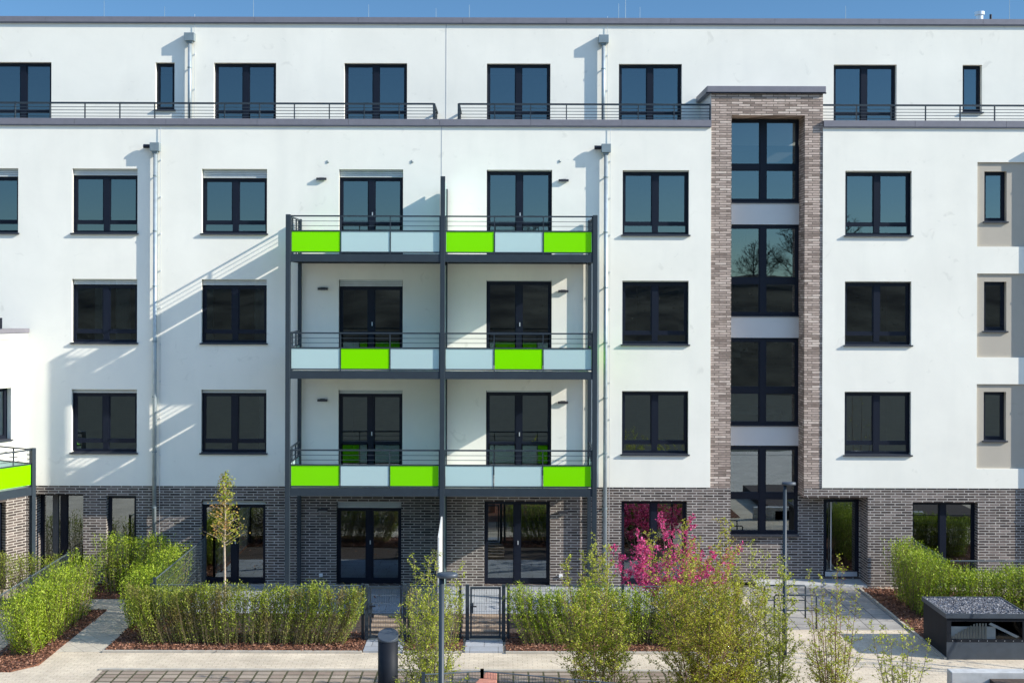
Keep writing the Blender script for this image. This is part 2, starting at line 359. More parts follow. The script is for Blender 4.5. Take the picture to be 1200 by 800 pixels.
# ================================================================ THE APARTMENT BUILDING
bld = empty('apartment_building', (0, 0, 0))
tag(bld, 'white rendered five storey apartment block with dark brick base and brick stair tower', 'building')
XL, XR = -18.0, 20.0
ZB = PZ(570.3); ZCAP = PZ(147.6); ZCT = PZ(140.3)
TX0, TX1 = PX(833), PX(964)          # stair tower on the front
OX0, OX1 = PX(857), PX(943)          # its tall opening
EX1 = PX(1018)                       # right side of the entrance recess
RY = .65; ZE = PZ(581.5)
rows = {4: (PZ(199), PZ(274.2)), 3: (PZ(328.3), PZ(402.5)), 2: (PZ(457.4), PZ(531))}
floors = {4: PZ(301), 3: PZ(430), 2: PZ(559)}
cols = dict(A=(-56, 21), B=(84.3, 160.8), C=(236.2, 312.6), D=(397, 472), E=(570, 646.6), F=(729.3, 807), G=(990.2, 1068))
names = {4: 'fourth floor', 3: 'third floor', 2: 'second floor'}
holesL, holesR = [], []
shut = {4: dict(A=.21, B=.17, C=.23, D=.20, E=.03, F=.035, G=.03), 3: dict(A=.05, B=.14, C=.15, D=.17, E=.03, F=.035, G=.03), 2: dict(A=.05, B=.10, C=.09, D=.10, E=.05, F=.03, G=.03)}
for r, (zt, zb) in rows.items():
    for k, (a, b) in cols.items():
        if k == 'A' and r != 4: continue
        x0, x1 = PX(a), PX(b); door = k in 'DE'
        z0 = floors[r] + .03 if door else zb
        (holesR if k == 'G' else holesL).append((x0, x1, z0, zt, .30))
        cur = None
        if (r, k) == (3, 'B'): cur = [(.3, .52), (.62, .84)]
        if (r, k) == (3, 'C'): cur = [(.0, .14), (.78, .98)]
        if (r, k) == (4, 'B'): cur = None
        if (r, k) == (2, 'C'): cur = [(.86, .99)]
        glazing(bld, 'balcony_door' if door else 'window', x0, x1, z0, zt, 0, 'door' if door else 'std', shut[r][k], not door, handle=door, curtain=cur)
niches = []
for r, (zt, zb) in rows.items():
    nz1 = {4: PZ(188.4), 3: PZ(318.8), 2: PZ(448.2)}[r]; nz0 = {4: PZ(287.3), 3: PZ(417), 2: PZ(547.5)}[r]
    if r == 2: nz0 = PZ(547.2)
    niches.append((PX(1145), PX(1240), nz0, nz1, .05))
mb = MB(); sheet_with_holes(mb, XL, TX0, ZB, ZCAP, 0, holesL, .3)
mb.quad((TX0, 0, ZB), (TX0, .04, ZB), (TX0, .04, ZCAP), (TX0, 0, ZCAP)); mb.quad((XL, .03, ZB), (XL, 0, ZB), (TX0, 0, ZB), (TX0, .03, ZB)); mb.build('wall', 'white', bld)
mb = MB(); sheet_with_holes(mb, TX1, XR, ZB, ZCAP, 0, holesR + niches, .3)
mb.quad((TX1, .04, ZB), (TX1, 0, ZB), (TX1, 0, ZCAP), (TX1, .04, ZCAP)); mb.quad((TX1, .03, ZB), (TX1, 0, ZB), (XR, 0, ZB), (XR, .03, ZB)); mb.build('wall', 'white', bld)
# beige recessed panels with their narrow windows
for (a, b, c, d, _), r in zip(niches, rows):
    zt, zb = rows[r]; x0, x1 = PX(1154), PX(1180.3); zs = zb + .37
    mb = MB(); sheet_with_holes(mb, a, b, c, d, .05, [(x0, x1, zs, zt, .25)], .25)
    o = mb.build('recessed_panel', 'beige', bld)
    glazing(bld, 'narrow_window', x0, x1, zs, zt, .05, 'one', .0, True, rec=.13)
# expansion joints
MB().box(PX(517) - .008, PX(517) + .008, -.004, .01, PZ(212), ZCAP).build('expansion_joint', 'seam', bld)
# ---- brick base
YB = .02
gh = [  # ground floor openings: px0, px1, top, bottom z, kind
 (42, 98, 580.5, .0, 'entr'), (125, 160, 582, .0, 'tall'), (236.5, 311.7, 587.5, .03, 'plaindoor'), (395, 471, 588.5, .03, 'plaindoor'),
 (568.5, 645.5, 587.5, .03, 'plaindoor'), (729, 806, 586.5, .03, 'plaindoor')]
hl = [(PX(a), PX(b), z, PZ(t), .45 if k == 'entr' else .30) for a, b, t, z, k in gh]
mb = MB(); sheet_with_holes(mb, XL, OX0, -.1, ZB, YB, hl, .3); mb.build('brick_base', 'brick_dark', bld)
g0 = (PX(1070.5), PX(1147), .03, PZ(587), .3)
mb = MB(); sheet_with_holes(mb, EX1, XR, -.1, ZB, YB, [g0], .3)
mb.quad((OX1, YB, ZE), (EX1, YB, ZE), (EX1, YB, ZB), (OX1, YB, ZB))                      # lintel over the entrance
mb.quad((OX1, RY, ZE), (EX1, RY, ZE), (EX1, YB, ZE), (OX1, YB, ZE))                      # its soffit
mb.quad((EX1, RY, -.1), (EX1, YB, -.1), (EX1, YB, ZE), (EX1, RY, ZE))                    # right reveal of the recess
mb.build('brick_base', 'brick_dark', bld)
for (a, b, t, z, k), h in zip(gh, hl):
    sh = {236.5: .11, 395: .17}.get(a, 0)
    if k == 'entr': glazing(bld, 'entrance_door', h[0], h[1], z, h[3], YB, 'two', 0, False, rec=.35)
    elif k == 'tall': glazing(bld, 'tall_window', h[0], h[1], z, h[3], YB, 'one', 0, False)
    else: glazing(bld, 'terrace_door', h[0], h[1], z, h[3], YB, 'plaindoor', sh, False, handle=True, rec=.16)
glazing(bld, 'terrace_door', g0[0], g0[1], g0[2], g0[3], YB, 'plaindoor', 0, False, rec=.2)
# ---- stair tower
ZTT = PZ(107.5); ZOT = PZ(134); ZTC = PZ(100.5)
mb = MB()
mb.quad((TX0, YB, ZB), (OX0, YB, ZB), (OX0, YB, ZTT), (TX0, YB, ZTT)); mb.quad((OX1, YB, ZB), (TX1, YB, ZB), (TX1, YB, ZTT), (OX1, YB, ZTT))
mb.quad((OX0, YB, ZOT), (OX1, YB, ZOT), (OX1, YB, ZTT), (OX0, YB, ZTT))
mb.quad((OX1, RY, ZE), (OX1, YB, ZE), (OX1, YB, ZOT), (OX1, RY, ZOT)); mb.quad((OX0, YB, 0), (OX0, RY, 0), (OX0, RY, ZOT), (OX0, YB, ZOT))
mb.quad((OX0, YB, ZOT), (OX0, RY, ZOT), (OX1, RY, ZOT), (OX1, YB, ZOT))
mb.quad((TX1, YB, ZCAP), (TX1, 1.8, ZCAP), (TX1, 1.8, ZTT), (TX1, YB, ZTT))
mb.build('stair_tower', 'brick_light', bld)
MB().box(TX0, TX0 + .02, YB + .03, 1.8, ZCAP - .3, ZTT).build('tower_cheek', 'infill', bld)
mb = MB(); mb.box(TX0 - .12, TX1 + .06, -.06, 1.74, ZTT - .003, ZTC); mb.build('tower_coping', 'cap', bld, bevel=.008)
mb = MB(); mb.box(TX0 - .14, TX1 + .07, -.045, 0.0, ZTT - .035, ZTT - .006); mb.build('coping_drip', 'frame', bld)
s8 = S(RY)
def tz(y): return PZ(y - .9, RY)
twin = [(140, 237, 196), (264, 369.5, 329), (396.5, 497.5, 457), (522.5, 625, 580.5)]
th = [(OX0, OX1, tz(b), tz(a)) for a, b, _ in twin]
mb = MB(); dx0, dx1 = PX(966, RY), PX(1008, RY)
sheet_with_holes(mb, OX0, EX1, -.1, ZE, RY, [(OX0 + .0, OX1, tz(625), ZE + 1), (dx0, dx1 - .002, .12, PZ(583, RY))], .3); mb.build('recess_wall', 'brick_dark', bld)
for (a, b, t), h in zip(twin, th):
    glazing(bld, 'stair_window', h[0], h[1], h[2], h[3], RY - .12, 'tower', 0, False, rec=.12, bars=[(tz(t + 3), tz(t - 3))])
for a, b in ((237, 264), (369.5, 396.5), (497.5, 522.5)):
    MB().box(OX0 + .002, OX1 - .002, RY - .04, RY + .05, tz(b) + .02, tz(a) - .035).build('infill_panel', 'infill', bld)
    MB().box(OX0 + .001, OX1 - .001, RY - .075, RY + .05, tz(a) - .033, tz(a) - .003).build('stair_window_sill', 'sill', bld)
MB().box(OX0 + .002, OX1 + .001, RY - .12, RY + .05, tz(625) - .05, tz(625) - .003).build('stair_window_sill', 'sill', bld)
d = glazing(bld, 'entrance_door', dx0, dx1, .12, PZ(583, RY), RY, 'one', 0, False, rec=.06)
MB().tube([(dx0 + .19, RY - .01, .3), (dx0 + .19, RY - .01, 2.1)], .018, 8).build('pull_handle', 'alu', d)
MB().box(dx0 + .05, dx1 - .05, RY + .02, RY + .055, .14, .26).build('kick_plate', 'alu', d)
MB().box(OX1 - 1.2, EX1 - .01, YB - .0, RY + .03, -.05, .055).build('door_step', 'conc', bld)

# ---- terrace parapet, coping, railing and penthouse
PY = 1.76
for x0, x1 in ((XL, TX0 - .005), (TX1 + .005, XR)):
    xs = [x0]; 
    while xs[-1] < x1 - 2.2: xs.append(xs[-1] + 2.35)
    xs[-1] = x1 if len(xs) > 1 and x1 - xs[-1] < .8 else xs[-1]
    if xs[-1] != x1: xs.append(x1)
    mb = MB()
    for a, b in zip(xs, xs[1:]): mb.box(a + .003, b - .003, -.06, .34, ZCAP, ZCT)
    mb.box(x0, x1, -.045, -.005, ZCAP - .03, ZCAP - .002)
    mb.build('parapet_coping', 'cap', bld)
    MB().box(x0, x1, .3, 1.75, 11.3, 11.62).build('terrace_deck', 'deck', bld)
def rail_run(x0, x1, ends, step=PX(585 + 40.5)):
    mb = MB(); y = .16; zt = PZ(121.2, y); zb = ZCT
    mb.box(x0, x1, y - .025, y + .025, zt - .045, zt)
    for k in range(1, 5): z = zt - .045 - k * (zt - .045 - zb - .03) / 4.6; mb.box(x0, x1, y - .007, y + .007, z - .007, z + .007)
    n = max(1, round((x1 - x0) / .895)); 
    for i in range(n + 1): x = x0 + (x1 - x0) * i / n; mb.box(x - .013, x + .013, y - .02, y + .02, zb - .02, zt - .046)
    for e in ends:
        xx = x1 if e > 0 else x0
        mb.box(xx - .03, xx + .03, y + .026, PY, zt - .045, zt - .001)
        for k in range(1, 5): z = zt - .045 - k * (zt - .045 - zb - .03) / 4.6; mb.box(xx - .008, xx + .008, y + .03, PY, z - .007, z + .007)
        mb.box(xx - .03, xx + .03, y - .028, y + .028, zb - .03, zt - .044)
        for q in (.55, 1.05, 1.55): mb.box(xx - .015, xx + .015, q - .01, q + .01, zb - .3, zt - .046)
    return mb.build('terrace_railing', 'steel', bld)
rail_run(XL, PX(508, .16), [1]); rail_run(PX(537, .16), TX0 - .01, [-1]); rail_run(TX1 + .01, XR, [])
sp = S(PY); ZR0 = PZ(27.8, PY); ZR1 = PZ(20.9, PY - .06)
ph = [(-10, 59.5), (181.5, 203.8), (250, 322.8), (402.7, 476.3), (569.8, 644.3), (724.5, 798.3), (976.2, 1050), (1127.3, 1150)]
hp = []
for i, (a, b) in enumerate(ph):
    small = b - a < 40; z0 = PZ(129.6, PY) if small else 11.66
    h = (PX(a, PY), PX(b, PY), z0, PZ(74.6, PY)); hp.append(h)
    glazing(bld, 'narrow_window' if small else 'penthouse_door', h[0], h[1], h[2], h[3], PY, 'one' if small else 'door', 0, small, rec=.13, handle=False)
mb = MB(); sheet_with_holes(mb, XL, XR, 11.6, ZR0, PY, hp, .3); mb.build('penthouse_wall', 'white', bld)
MB().box(PX(522, PY) - .008, PX(522, PY) + .008, PY - .004, PY + .01, 11.7, ZR0).build('expansion_joint', 'seam', bld)
mb = MB(); x = XL
while x < XR: mb.box(x + .003, min(x + 2.83, XR) - .003, PY - .07, PY + .4, ZR0, ZR1); x += 2.83
mb.box(XL, XR, PY - .05, PY - .005, ZR0 - .03, ZR0 - .002); mb.build('roof_coping', 'cap', bld)
MB().box(XL, XR, PY + .35, 8.4, ZR0 - .25, ZR0 + .02).build('roof', 'deck', bld)
# rooms behind the glass
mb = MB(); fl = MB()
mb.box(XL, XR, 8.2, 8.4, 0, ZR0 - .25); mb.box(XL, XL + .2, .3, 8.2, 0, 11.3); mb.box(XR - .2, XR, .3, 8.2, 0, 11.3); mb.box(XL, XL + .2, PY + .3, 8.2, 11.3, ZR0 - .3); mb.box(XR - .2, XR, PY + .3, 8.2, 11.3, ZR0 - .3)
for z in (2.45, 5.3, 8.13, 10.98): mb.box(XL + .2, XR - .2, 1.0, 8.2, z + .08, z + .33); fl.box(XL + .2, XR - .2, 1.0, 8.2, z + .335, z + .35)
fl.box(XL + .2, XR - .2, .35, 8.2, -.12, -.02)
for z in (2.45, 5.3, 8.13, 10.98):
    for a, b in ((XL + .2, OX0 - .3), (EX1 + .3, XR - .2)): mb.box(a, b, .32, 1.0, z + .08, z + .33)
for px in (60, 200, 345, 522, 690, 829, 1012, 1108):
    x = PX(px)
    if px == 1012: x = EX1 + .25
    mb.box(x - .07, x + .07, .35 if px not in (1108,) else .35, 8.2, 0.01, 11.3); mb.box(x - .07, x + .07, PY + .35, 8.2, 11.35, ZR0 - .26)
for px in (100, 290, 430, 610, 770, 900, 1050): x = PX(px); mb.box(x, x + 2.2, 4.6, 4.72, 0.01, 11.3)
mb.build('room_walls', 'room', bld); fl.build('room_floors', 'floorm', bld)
# stair flights seen in the tower
mb = MB()
for k, z in enumerate((0.1, 2.85, 5.7, 8.5)):
    for i in range(9): mb.box(OX0 + .15 + i * .19, OX0 + .36 + i * .19, 1.6, 2.6, z + i * .15, z + i * .15 + .17)
    mb.box(OX0, OX1, 2.6, 3.8, z + 1.35, z + 1.5)
mb.build('staircase', 'conc', bld)
# downpipes with hoppers
def downpipe(px, ytop, Y, zb, ybx, wbox, wall_y):
    x = PX(px, Y); zt = PZ(ybx, Y); yc = wall_y - .10
    p = MB(); p.tube([(x, yc, zb), (x, yc, zt + .01)], .052, 12); o = p.build('downpipe', 'zinc', bld, True)
    h = MB(); h.box(x - wbox / 2, x + wbox / 2, wall_y - .20, wall_y - .012, zt, zt + .22); h.box(x - wbox / 2 + .05, x + wbox / 2 - .05, wall_y - .16, wall_y - .04, zt - .05, zt); h.build('hopper', 'zincbox', o, bevel=.006)
    z = zb + .6
    while z < zt - .3:
        c = MB(); c.tube([(x, yc, z), (x, yc, z + .035)], .062, 12); c.box(x - .012, x + .012, wall_y - .05, wall_y, z, z + .03); c.build('pipe_clip', 'zincbox', o); z += 1.42
    w = MB(); xr = x + .115; w.tube([(xr, wall_y - .03, zb), (xr, wall_y - .03, zt + .75)], .006, 5); z = zb + .5
    while z < zt: w.box(xr - .014, xr + .014, wall_y - .035, wall_y, z, z + .03); z += .95
    w.build('lightning_wire', 'alu', o)
    return x, zt
for px in (182.8, 709.3):
    x, zt = downpipe(px, 0, 0, 0.0, 179.2, .24, 0)
    MB().tube([(x - .13, -.11, zt + .13), (x - .30, -.11, zt + .13)], [.05, .055], 10).build('overflow_spout', 'frame', bld)
downpipe(222.6, 0, PY, 11.62, 50.5, .27, PY); downpipe(706, 0, PY, 11.62, 51.5, .27, PY)
x, zt = downpipe(1217, 0, 0, 0.0, 179.2, .24, 0)
# things on the roof
for px, y, d in ((121, 2, 3), (192, 9, 3), (296, -8, 3), (431, 6, 3.5), (510, 10, 4), (549, 6, 3.5), (724, 4, 4), (732, -10, 3), (749, 8, 5), (990, 6, 4), (1182, -12, 3)):
    x = PX(px, d); MB().tube([(x, d, ZR0), (x, d, PZ(y, d))], [.008, .004], 6).build('lightning_rod', 'zincbox', bld)
v = MB().tube([(PX(1147, 4), 4, ZR0), (PX(1147, 4), 4, PZ(16.5, 4)), (PX(1147, 4), 4, PZ(16.3, 4)), (PX(1147, 4), 4, PZ(12.5, 4))], [.10, .10, .14, .14], 16).build('roof_vent', 'alu', bld)
MB().tube([(PX(1160, 4), 4, ZR0), (PX(1160, 4), 4, PZ(15.5, 4))], .035, 8).build('roof_vent', 'frame', bld)
# small sensors above balcony doors, sockets on the brick
for px, py in ((383, 191), (482, 190.5), (655, 189.5)):
    x, z = PX(px), PZ(py); MB().box(x - .012, x + .012, -.015, 0, z - .01, z + .05).box(x + .0121, x + .045, -.022, -.001, z - .01, z + .014).build('sensor', 'zincbox', bld)
for px in (377, 658): x, z = PX(px), PZ(674); MB().box(x - .045, x + .045, -.03, YB, z - .04, z + .04).build('socket', 'plastic', bld, bevel=.006)

# ================================================================ WALL LAMPS
lamps = [(376.5, 210.5, 'beside the upper left balcony door'), (660, 211.5, 'beside the upper right balcony door'), (378.5, 339, 'beside the middle left balcony door'),
         (660, 341, 'beside the middle right balcony door'), (378.5, 469.3, 'beside the lower left balcony door'), (660, 471, 'beside the lower right balcony door'),
         (379, 597.5, 'on dark brick beside the left terrace door'), (660, 599.5, 'on dark brick beside the right terrace door')]
l0 = None
for px, py, w in lamps:
    if l0 is None:
        l0 = empty('wall_lamp')
        h = MB().box(-.13, .13, -.075, -.012, -.03, .03).build('housing', 'lamp', l0, bevel=.006)
        MB().box(-.10, .10, -.065, -.03, -.036, -.031).build('diffuser', 'plastic', l0); MB().box(-.06, .06, -.011, 0, -.04, .04).build('back_plate', 'lamp', l0); l = l0
    else: l = copy_tree(l0)
    l.location = (PX(px), (0 if py < 560 else YB) - .001, PZ(py)); tag(l, 'flat black wall lamp ' + w, 'wall lamp', 'flat wall lamps beside the balcony and terrace doors')

# ================================================================ BALCONY TOWER
YF = -1.87; sf = S(YF)
bt = empty('balcony_tower', (0, YF, 0)); tag(bt, 'grey steel balcony tower with green and frosted panels standing before the white facade', 'balconies')
def bx(m, *a):
    m.box(a[0], a[1], a[2] - YF, a[3] - YF, a[4], a[5]); return m
XA, XM, XB = PX(337.7, YF), PX(518.6, YF), PX(697.2, YF)
hw = .057
ztop = PZ(252, YF); zmid = PZ(207, YF)
for x, zt in ((XA, ztop), (XM, zmid), (XB, ztop)): bx(MB(), x - hw, x + hw, YF - .06, YF + .06, 0, zt).build('post', 'steel', bt, bevel=.006)
for x, zt in ((XA, PZ(257)), (XM, zmid - .14), (XB, PZ(257))): bx(MB(), x - .045, x + .045, -.16, -.06, 0, zt - .02).build('post', 'steel', bt)
lev = {'upper': (PZ(298, YF), 'GFF', 'GFG'), 'middle': (PZ(435, YF), 'FGF', 'FGF'), 'lower': (PZ(572, YF), 'GFG', 'FFG')}
word = {'G': 'green', 'F': 'frosted'}
for ln, (zf, pl, pr) in lev.items():
    for side, pat, xa, xb, outer in (('left', pl, XA, XM, XA), ('right', pr, XM, XB, XB)):
        x0, x1 = xa + hw, xb - hw; zb = zf - .19
        m = MB(); bx(m, x0, x1, YF - .045, YF + .045, zb, zf - .002)                    # front beam
        bx(m, x0, x1, -.13, -.06, zb, zf - .002)
        for xx in (xa, xb): 
            o_ = hw if xx == xa else -hw
            bx(m, xx - .04, xx + .04, YF + .065, -.165, zb + .005, zf - .004)
        nb = 'balcony'
        b = m.build(nb, 'steel', bt); 
        tag(b, '%s %s balcony with panels %s' % (ln, side, ', '.join(word[c] for c in pat)))
        bx(MB(), x0 + .002, x1 - .002, YF + .05, -.135, zf - .10, zf - .006).build('floor_slab', 'slab', b)
        # railing
        r = MB(); zpb, zpt = zf + .055, zf + .545; zt = zf + .935; yr = YF - .0
        bx(r, x0, x1, yr - .022, yr + .022, zt - .035, zt)
        for z in (zt - .14, zt - .255): bx(r, x0, x1, yr - .006, yr + .006, z - .006, z + .006)
        bx(r, x0, x1, yr - .018, yr + .018, zpt, zpt + .03); bx(r, x0, x1, yr - .018, yr + .018, zpb - .03, zpb)
        for i in range(4):
            x = x0 + .012 + (x1 - x0 - .024) * i / 3; bx(r, x - .011, x + .011, yr - .017, yr + .017, zf - .001, zt - .036)
        ox = outer; ins = .03 if side == 'left' else -.03; sx = ox
        bx(r, sx - .022, sx + .022, YF + .062, -.165, zt - .035, zt - .001)
        for z in (zt - .14, zt - .255): bx(r, sx - .006, sx + .006, YF + .062, -.165, z - .006, z + .006)
        bx(r, sx - .018, sx + .018, YF + .062, -.165, zpt, zpt + .03)
        for q in (YF + .62, YF + 1.17): bx(r, sx - .017, sx + .017, q - .012, q + .012, zf - .001, zt - .036)
        r.build('railing', 'steel', b)
        for i, c in enumerate(pat):
            a = x0 + .012 + (x1 - x0 - .024) * i / 3 + .016; e = x0 + .012 + (x1 - x0 - .024) * (i + 1) / 3 - .016
            bx(MB(), a, e, yr - .006, yr + .006, zpb, zpt).build('green_panel' if c == 'G' else 'frosted_panel', 'green' if c == 'G' else 'frost', b)
        sc = {('upper', 'left'): 'G', ('upper', 'right'): 'F', ('middle', 'left'): 'F', ('middle', 'right'): 'G', ('lower', 'left'): 'F', ('lower', 'right'): 'F'}[(ln, side)]
        for q0, q1 in ((YF + .07, YF + .60), (YF + .64, YF + 1.15), (YF + 1.19, -.165)):
            bx(MB(), sx - .005, sx + .005, q0, q1, zpb + .02, zpt).build('green_panel' if sc == 'G' else 'frosted_panel', 'green' if sc == 'G' else 'frost', b)
    zt = zmid if ln == 'upper' else zf + 2.60
    bx(MB(), XM - .012, XM + .012, YF + .065, -.165, zf + .03, zf + 1.86 if ln == 'upper' else zt).build('privacy_screen', 'frost', bt)
bx(MB(), XM - .015, XM + .015, YF + .065, -.165, .02, 2.45).build('privacy_screen', 'frost', bt)
sc = MB(); x = XM; ya, yb = -3.5, YF - .07
v = [(x - .018, ya, .02), (x - .018, yb, .02), (x - .018, yb, 2.15), (x - .018, ya, 1.95)]
sc.v = v + [(p[0] + .036, p[1], p[2]) for p in v]; sc.f = [[0, 3, 2, 1], [4, 5, 6, 7], [0, 1, 5, 4], [1, 2, 6, 5], [2, 3, 7, 6], [3, 0, 4, 7]]
o = sc.build('garden_screen', 'screen'); tag(o, 'white privacy screen between the two ground floor terraces', 'screen')

# ================================================================ LEFT WING (turned towards the right)
TH = math.radians(60); cx_, cy_ = PX(32), 0.0
wing = empty('side_wing_building', (cx_, cy_, 0), TH)
tag(wing, 'lower white wing building with brick base at the left edge, set at an angle', 'building')
# local frame: wall runs along -x, faces -y
ZW = PZ(398.5)
def wl(px):   # distance along the wall for a photo column
    k = (px - 585) / F; # X = cx - .5t ; Y = -.866t
    c, s = math.cos(TH), math.sin(TH); return (cx_ - k * DIST) / (c - k * s)
w1, w0 = -wl(13.5), -2.3
wz0, wz1 = PZ(516, -.5), PZ(456, -.5)
mb = MB(); sheet_with_holes(mb, -5, 0, ZB, ZW, 0, [(w0, w1, wz0, wz1, .3)], .3); mb.build('wall', 'white', wing)
glazing(wing, 'window', w0, w1, wz0, wz1, 0, 'two', 0, True, rec=.15)
gw = -.62
mb = MB(); sheet_with_holes(mb, -5, 0, -.1, ZB, .02, [(-2.6, gw, .03, 2.25, .3)], .3); mb.build('brick_base', 'brick_dark', wing)
glazing(wing, 'terrace_door', -2.6, gw, .03, 2.25, .02, 'plaindoor', 0, False)
MB().box(-5, 0.02, -.06, .35, ZW + .16, ZW + .27).build('parapet_coping', 'cap', wing); MB().box(-5, 0, -.03, .3, ZW, ZW + .157).build('parapet_band', 'infill', wing)
MB().tube([(-.72, .1, ZW + .27), (-.72, .1, ZW + .55)], .03, 8).build('railing_post', 'frame', wing)
MB().box(-5, 0, .3, 6, ZW - .3, ZW).build('roof', 'deck', wing)
MB().box(-5, 0, 3, 3.1, 0, ZW - .3).box(-5, 0, .35, 3, 2.5, 2.8).build('room_walls', 'room', wing)
# its balcony
bt2 = -1.05; d2 = 1.5; zf = PZ(571, -1.6)
b = MB().box(-4, bt2 - .04, -d2 - .04, -d2 + .04, zf - .2, zf).box(bt2 - .04, bt2 + .04, -d2, -.02, zf - .2, zf - .002).build('balcony', 'steel', wing)
tag(b, 'balcony with bright green panels at the left edge')
MB().box(-4, bt2 - .045, -d2 + .045, -.02, zf - .1, zf - .01).build('floor_slab', 'slab', b)
r = MB(); zt = zf + .92
r.box(-4, bt2, -d2 - .02, -d2 + .02, zt - .035, zt).box(bt2 - .02, bt2 + .02, -d2 + .021, -.02, zt - .035, zt - .001)
for z in (zt - .14, zt - .25): r.box(-4, bt2, -d2 - .006, -d2 + .006, z - .006, z + .006).box(bt2 - .006, bt2 + .006, -d2 + .007, -.02, z - .006, z + .006)
r.box(-4, bt2, -d2 - .018, -d2 + .018, zf + .545, zf + .575).box(bt2 - .018, bt2 + .018, -d2 + .019, -.02, zf + .545, zf + .574)
for x in (-2.3, -3.6): r.box(x - .012, x + .012, -d2 - .017, -d2 + .017, zf, zt - .036)
for q in (-.1, -.8): r.box(bt2 - .017, bt2 + .017, q - .012, q + .012, zf, zt - .036)
r.build('railing', 'steel', b)
MB().box(-2.28, bt2 - .06, -d2 - .006, -d2 + .006, zf + .05, zf + .545).build('green_panel', 'green', b)
MB().box(-3.58, -2.32, -d2 - .006, -d2 + .006, zf + .05, zf + .545).build('green_panel', 'green', b)
MB().box(bt2 - .006, bt2 + .006, -d2 + .06, -.12, zf + .05, zf + .545).build('frosted_panel', 'frost', b)
MB().box(bt2 - .055, bt2 + .055, -d2 - .055, -d2 + .055, 0, zt + .02).build('post', 'steel', wing)

# ================================================================ GROUND
gnd = MB(); gnd.quad((-300, -300, -.02), (300, -300, -.02), (300, 300, -.02), (-300, 300, -.02)); struct(gnd.build('ground', 'lawn'))
def sheet(name, mat, pts, z): 
    m = MB(); m.v = [(p[0], p[1], z) for p in pts]; m.f = [list(range(len(pts)))]; return struct(m.build(name, mat))
sheet('path', 'path', [(-18, -14), (20, -14), (20, .05), (-18, .05)], .000)
sheet('footpath', 'pathd', [(-9.35, -5.94), (-8.15, -5.94), (-8.4, -1.5), (-10.4, -1.5), (-10.4, -1.3), (-10.4, -2.2), (-9.4, -2.5)][:3] + [(-8.5, -1.45), (-12.2, -1.45), (-12.2, -2.3), (-9.4, -2.5)], .004)
sheet('entrance_paving', 'slabs', [(6.2, -4.05), (9.30, -4.05), (9.30, .03), (6.2, .03)], .004)
sheet('driveway', 'drive', [(-7.9, -13), (4.9, -13), (4.9, -7.22), (-7.9, -7.22)], .004)
sheet('terrace', 'terrace', [(-7.6, -2.75), (5.3, -2.75), (5.3, .05), (-7.6, .05)], .006)
struct(MB().box(-7.98, 4.98, -7.22, -7.14, 0, .03).build('kerb', 'kerb')); 
kb = MB().box(-8.3, -2.86, -6.0, -5.93, 0, .045).box(-2.0, -.76, -6.0, -5.93, 0, .045).box(.16, 5.2, -6.0, -5.93, 0, .045).box(9.25, 9.31, -6.3, -.1, 0, .04)
struct(kb.build('kerb', 'kerb'))
# garden soil between terrace and hedge, wooden steps towards the gates
sheet('garden_soil', 'soil', [(-7.6, -4.7), (5.2, -4.7), (5.2, -2.75), (-7.6, -2.75)], .008)
for gx0, gx1 in ((-2.85, -2.0), (-.76, .14)):
    for k in range(5):
        y = -2.95 - k * .42; o = MB().box(gx0 - .05, gx1 + .05, y - .2, y, .0, .05).build('stepping_slab', 'plank', bevel=.01)
        tag(o, ('wooden step %s on the soil behind the %s garden gate' % (['nearest the terrace', 'second from the terrace', 'in the middle', 'second from the gate', 'nearest the gate'][k], 'left' if gx0 < -1 else 'right')), 'step', 'wooden steps behind the garden gates')
beds = [[(-10.45, -7.35), (-9.7, -7.35), (-9.3, -6.9), (-9.3, -2.55), (-10.45, -2.55)],
        [(-10.3, -1.45), (-8.3, -1.45), (-7.6, -1.2), (-7.6, .0), (-10.3, .0)],
        [(-8.3, -5.93), (-2.86, -5.93), (-2.86, -4.5), (-7.5, -4.5), (-7.5, -1.2), (-8.3, -1.4)],
        [(-2.0, -5.93), (-.76, -5.93), (-.76, -4.5), (-2.0, -4.5)],
        [(.16, -5.93), (5.2, -5.93), (5.2, -4.5), (.16, -4.5)],
        [(9.31, -5.0), (16, -5.0), (16, -2.2), (11, -.2), (9.31, -.2)],
        [(-14, -2.5), (-10.46, -2.5), (-10.46, -1.6), (-14, -1.6)]]
for k, b in enumerate(beds): struct(MB().poly(b, .0, .03).build('mulch_bed', 'mulch'))
sheet('bounce_ground', 'bounce_pave', [(-70, -27), (70, -27), (70, -14), (-70, -14)], .0)  # unseen pale ground, added to bounce light up onto the shaded walls
struct(MB().poly([(9.3, -14), (16, -14), (16, -8.3), (9.3, -8.3)], 0, .3).build('planting_bed', 'soil'))
struct(MB().poly([(-12, -16), (7.5, -16), (7.5, -8.9), (-12, -8.9)][:0] or [(-.6, -16), (8.2, -16), (8.2, -8.7), (-.6, -8.7)], 0, .02).build('planting_bed', 'mulch'))

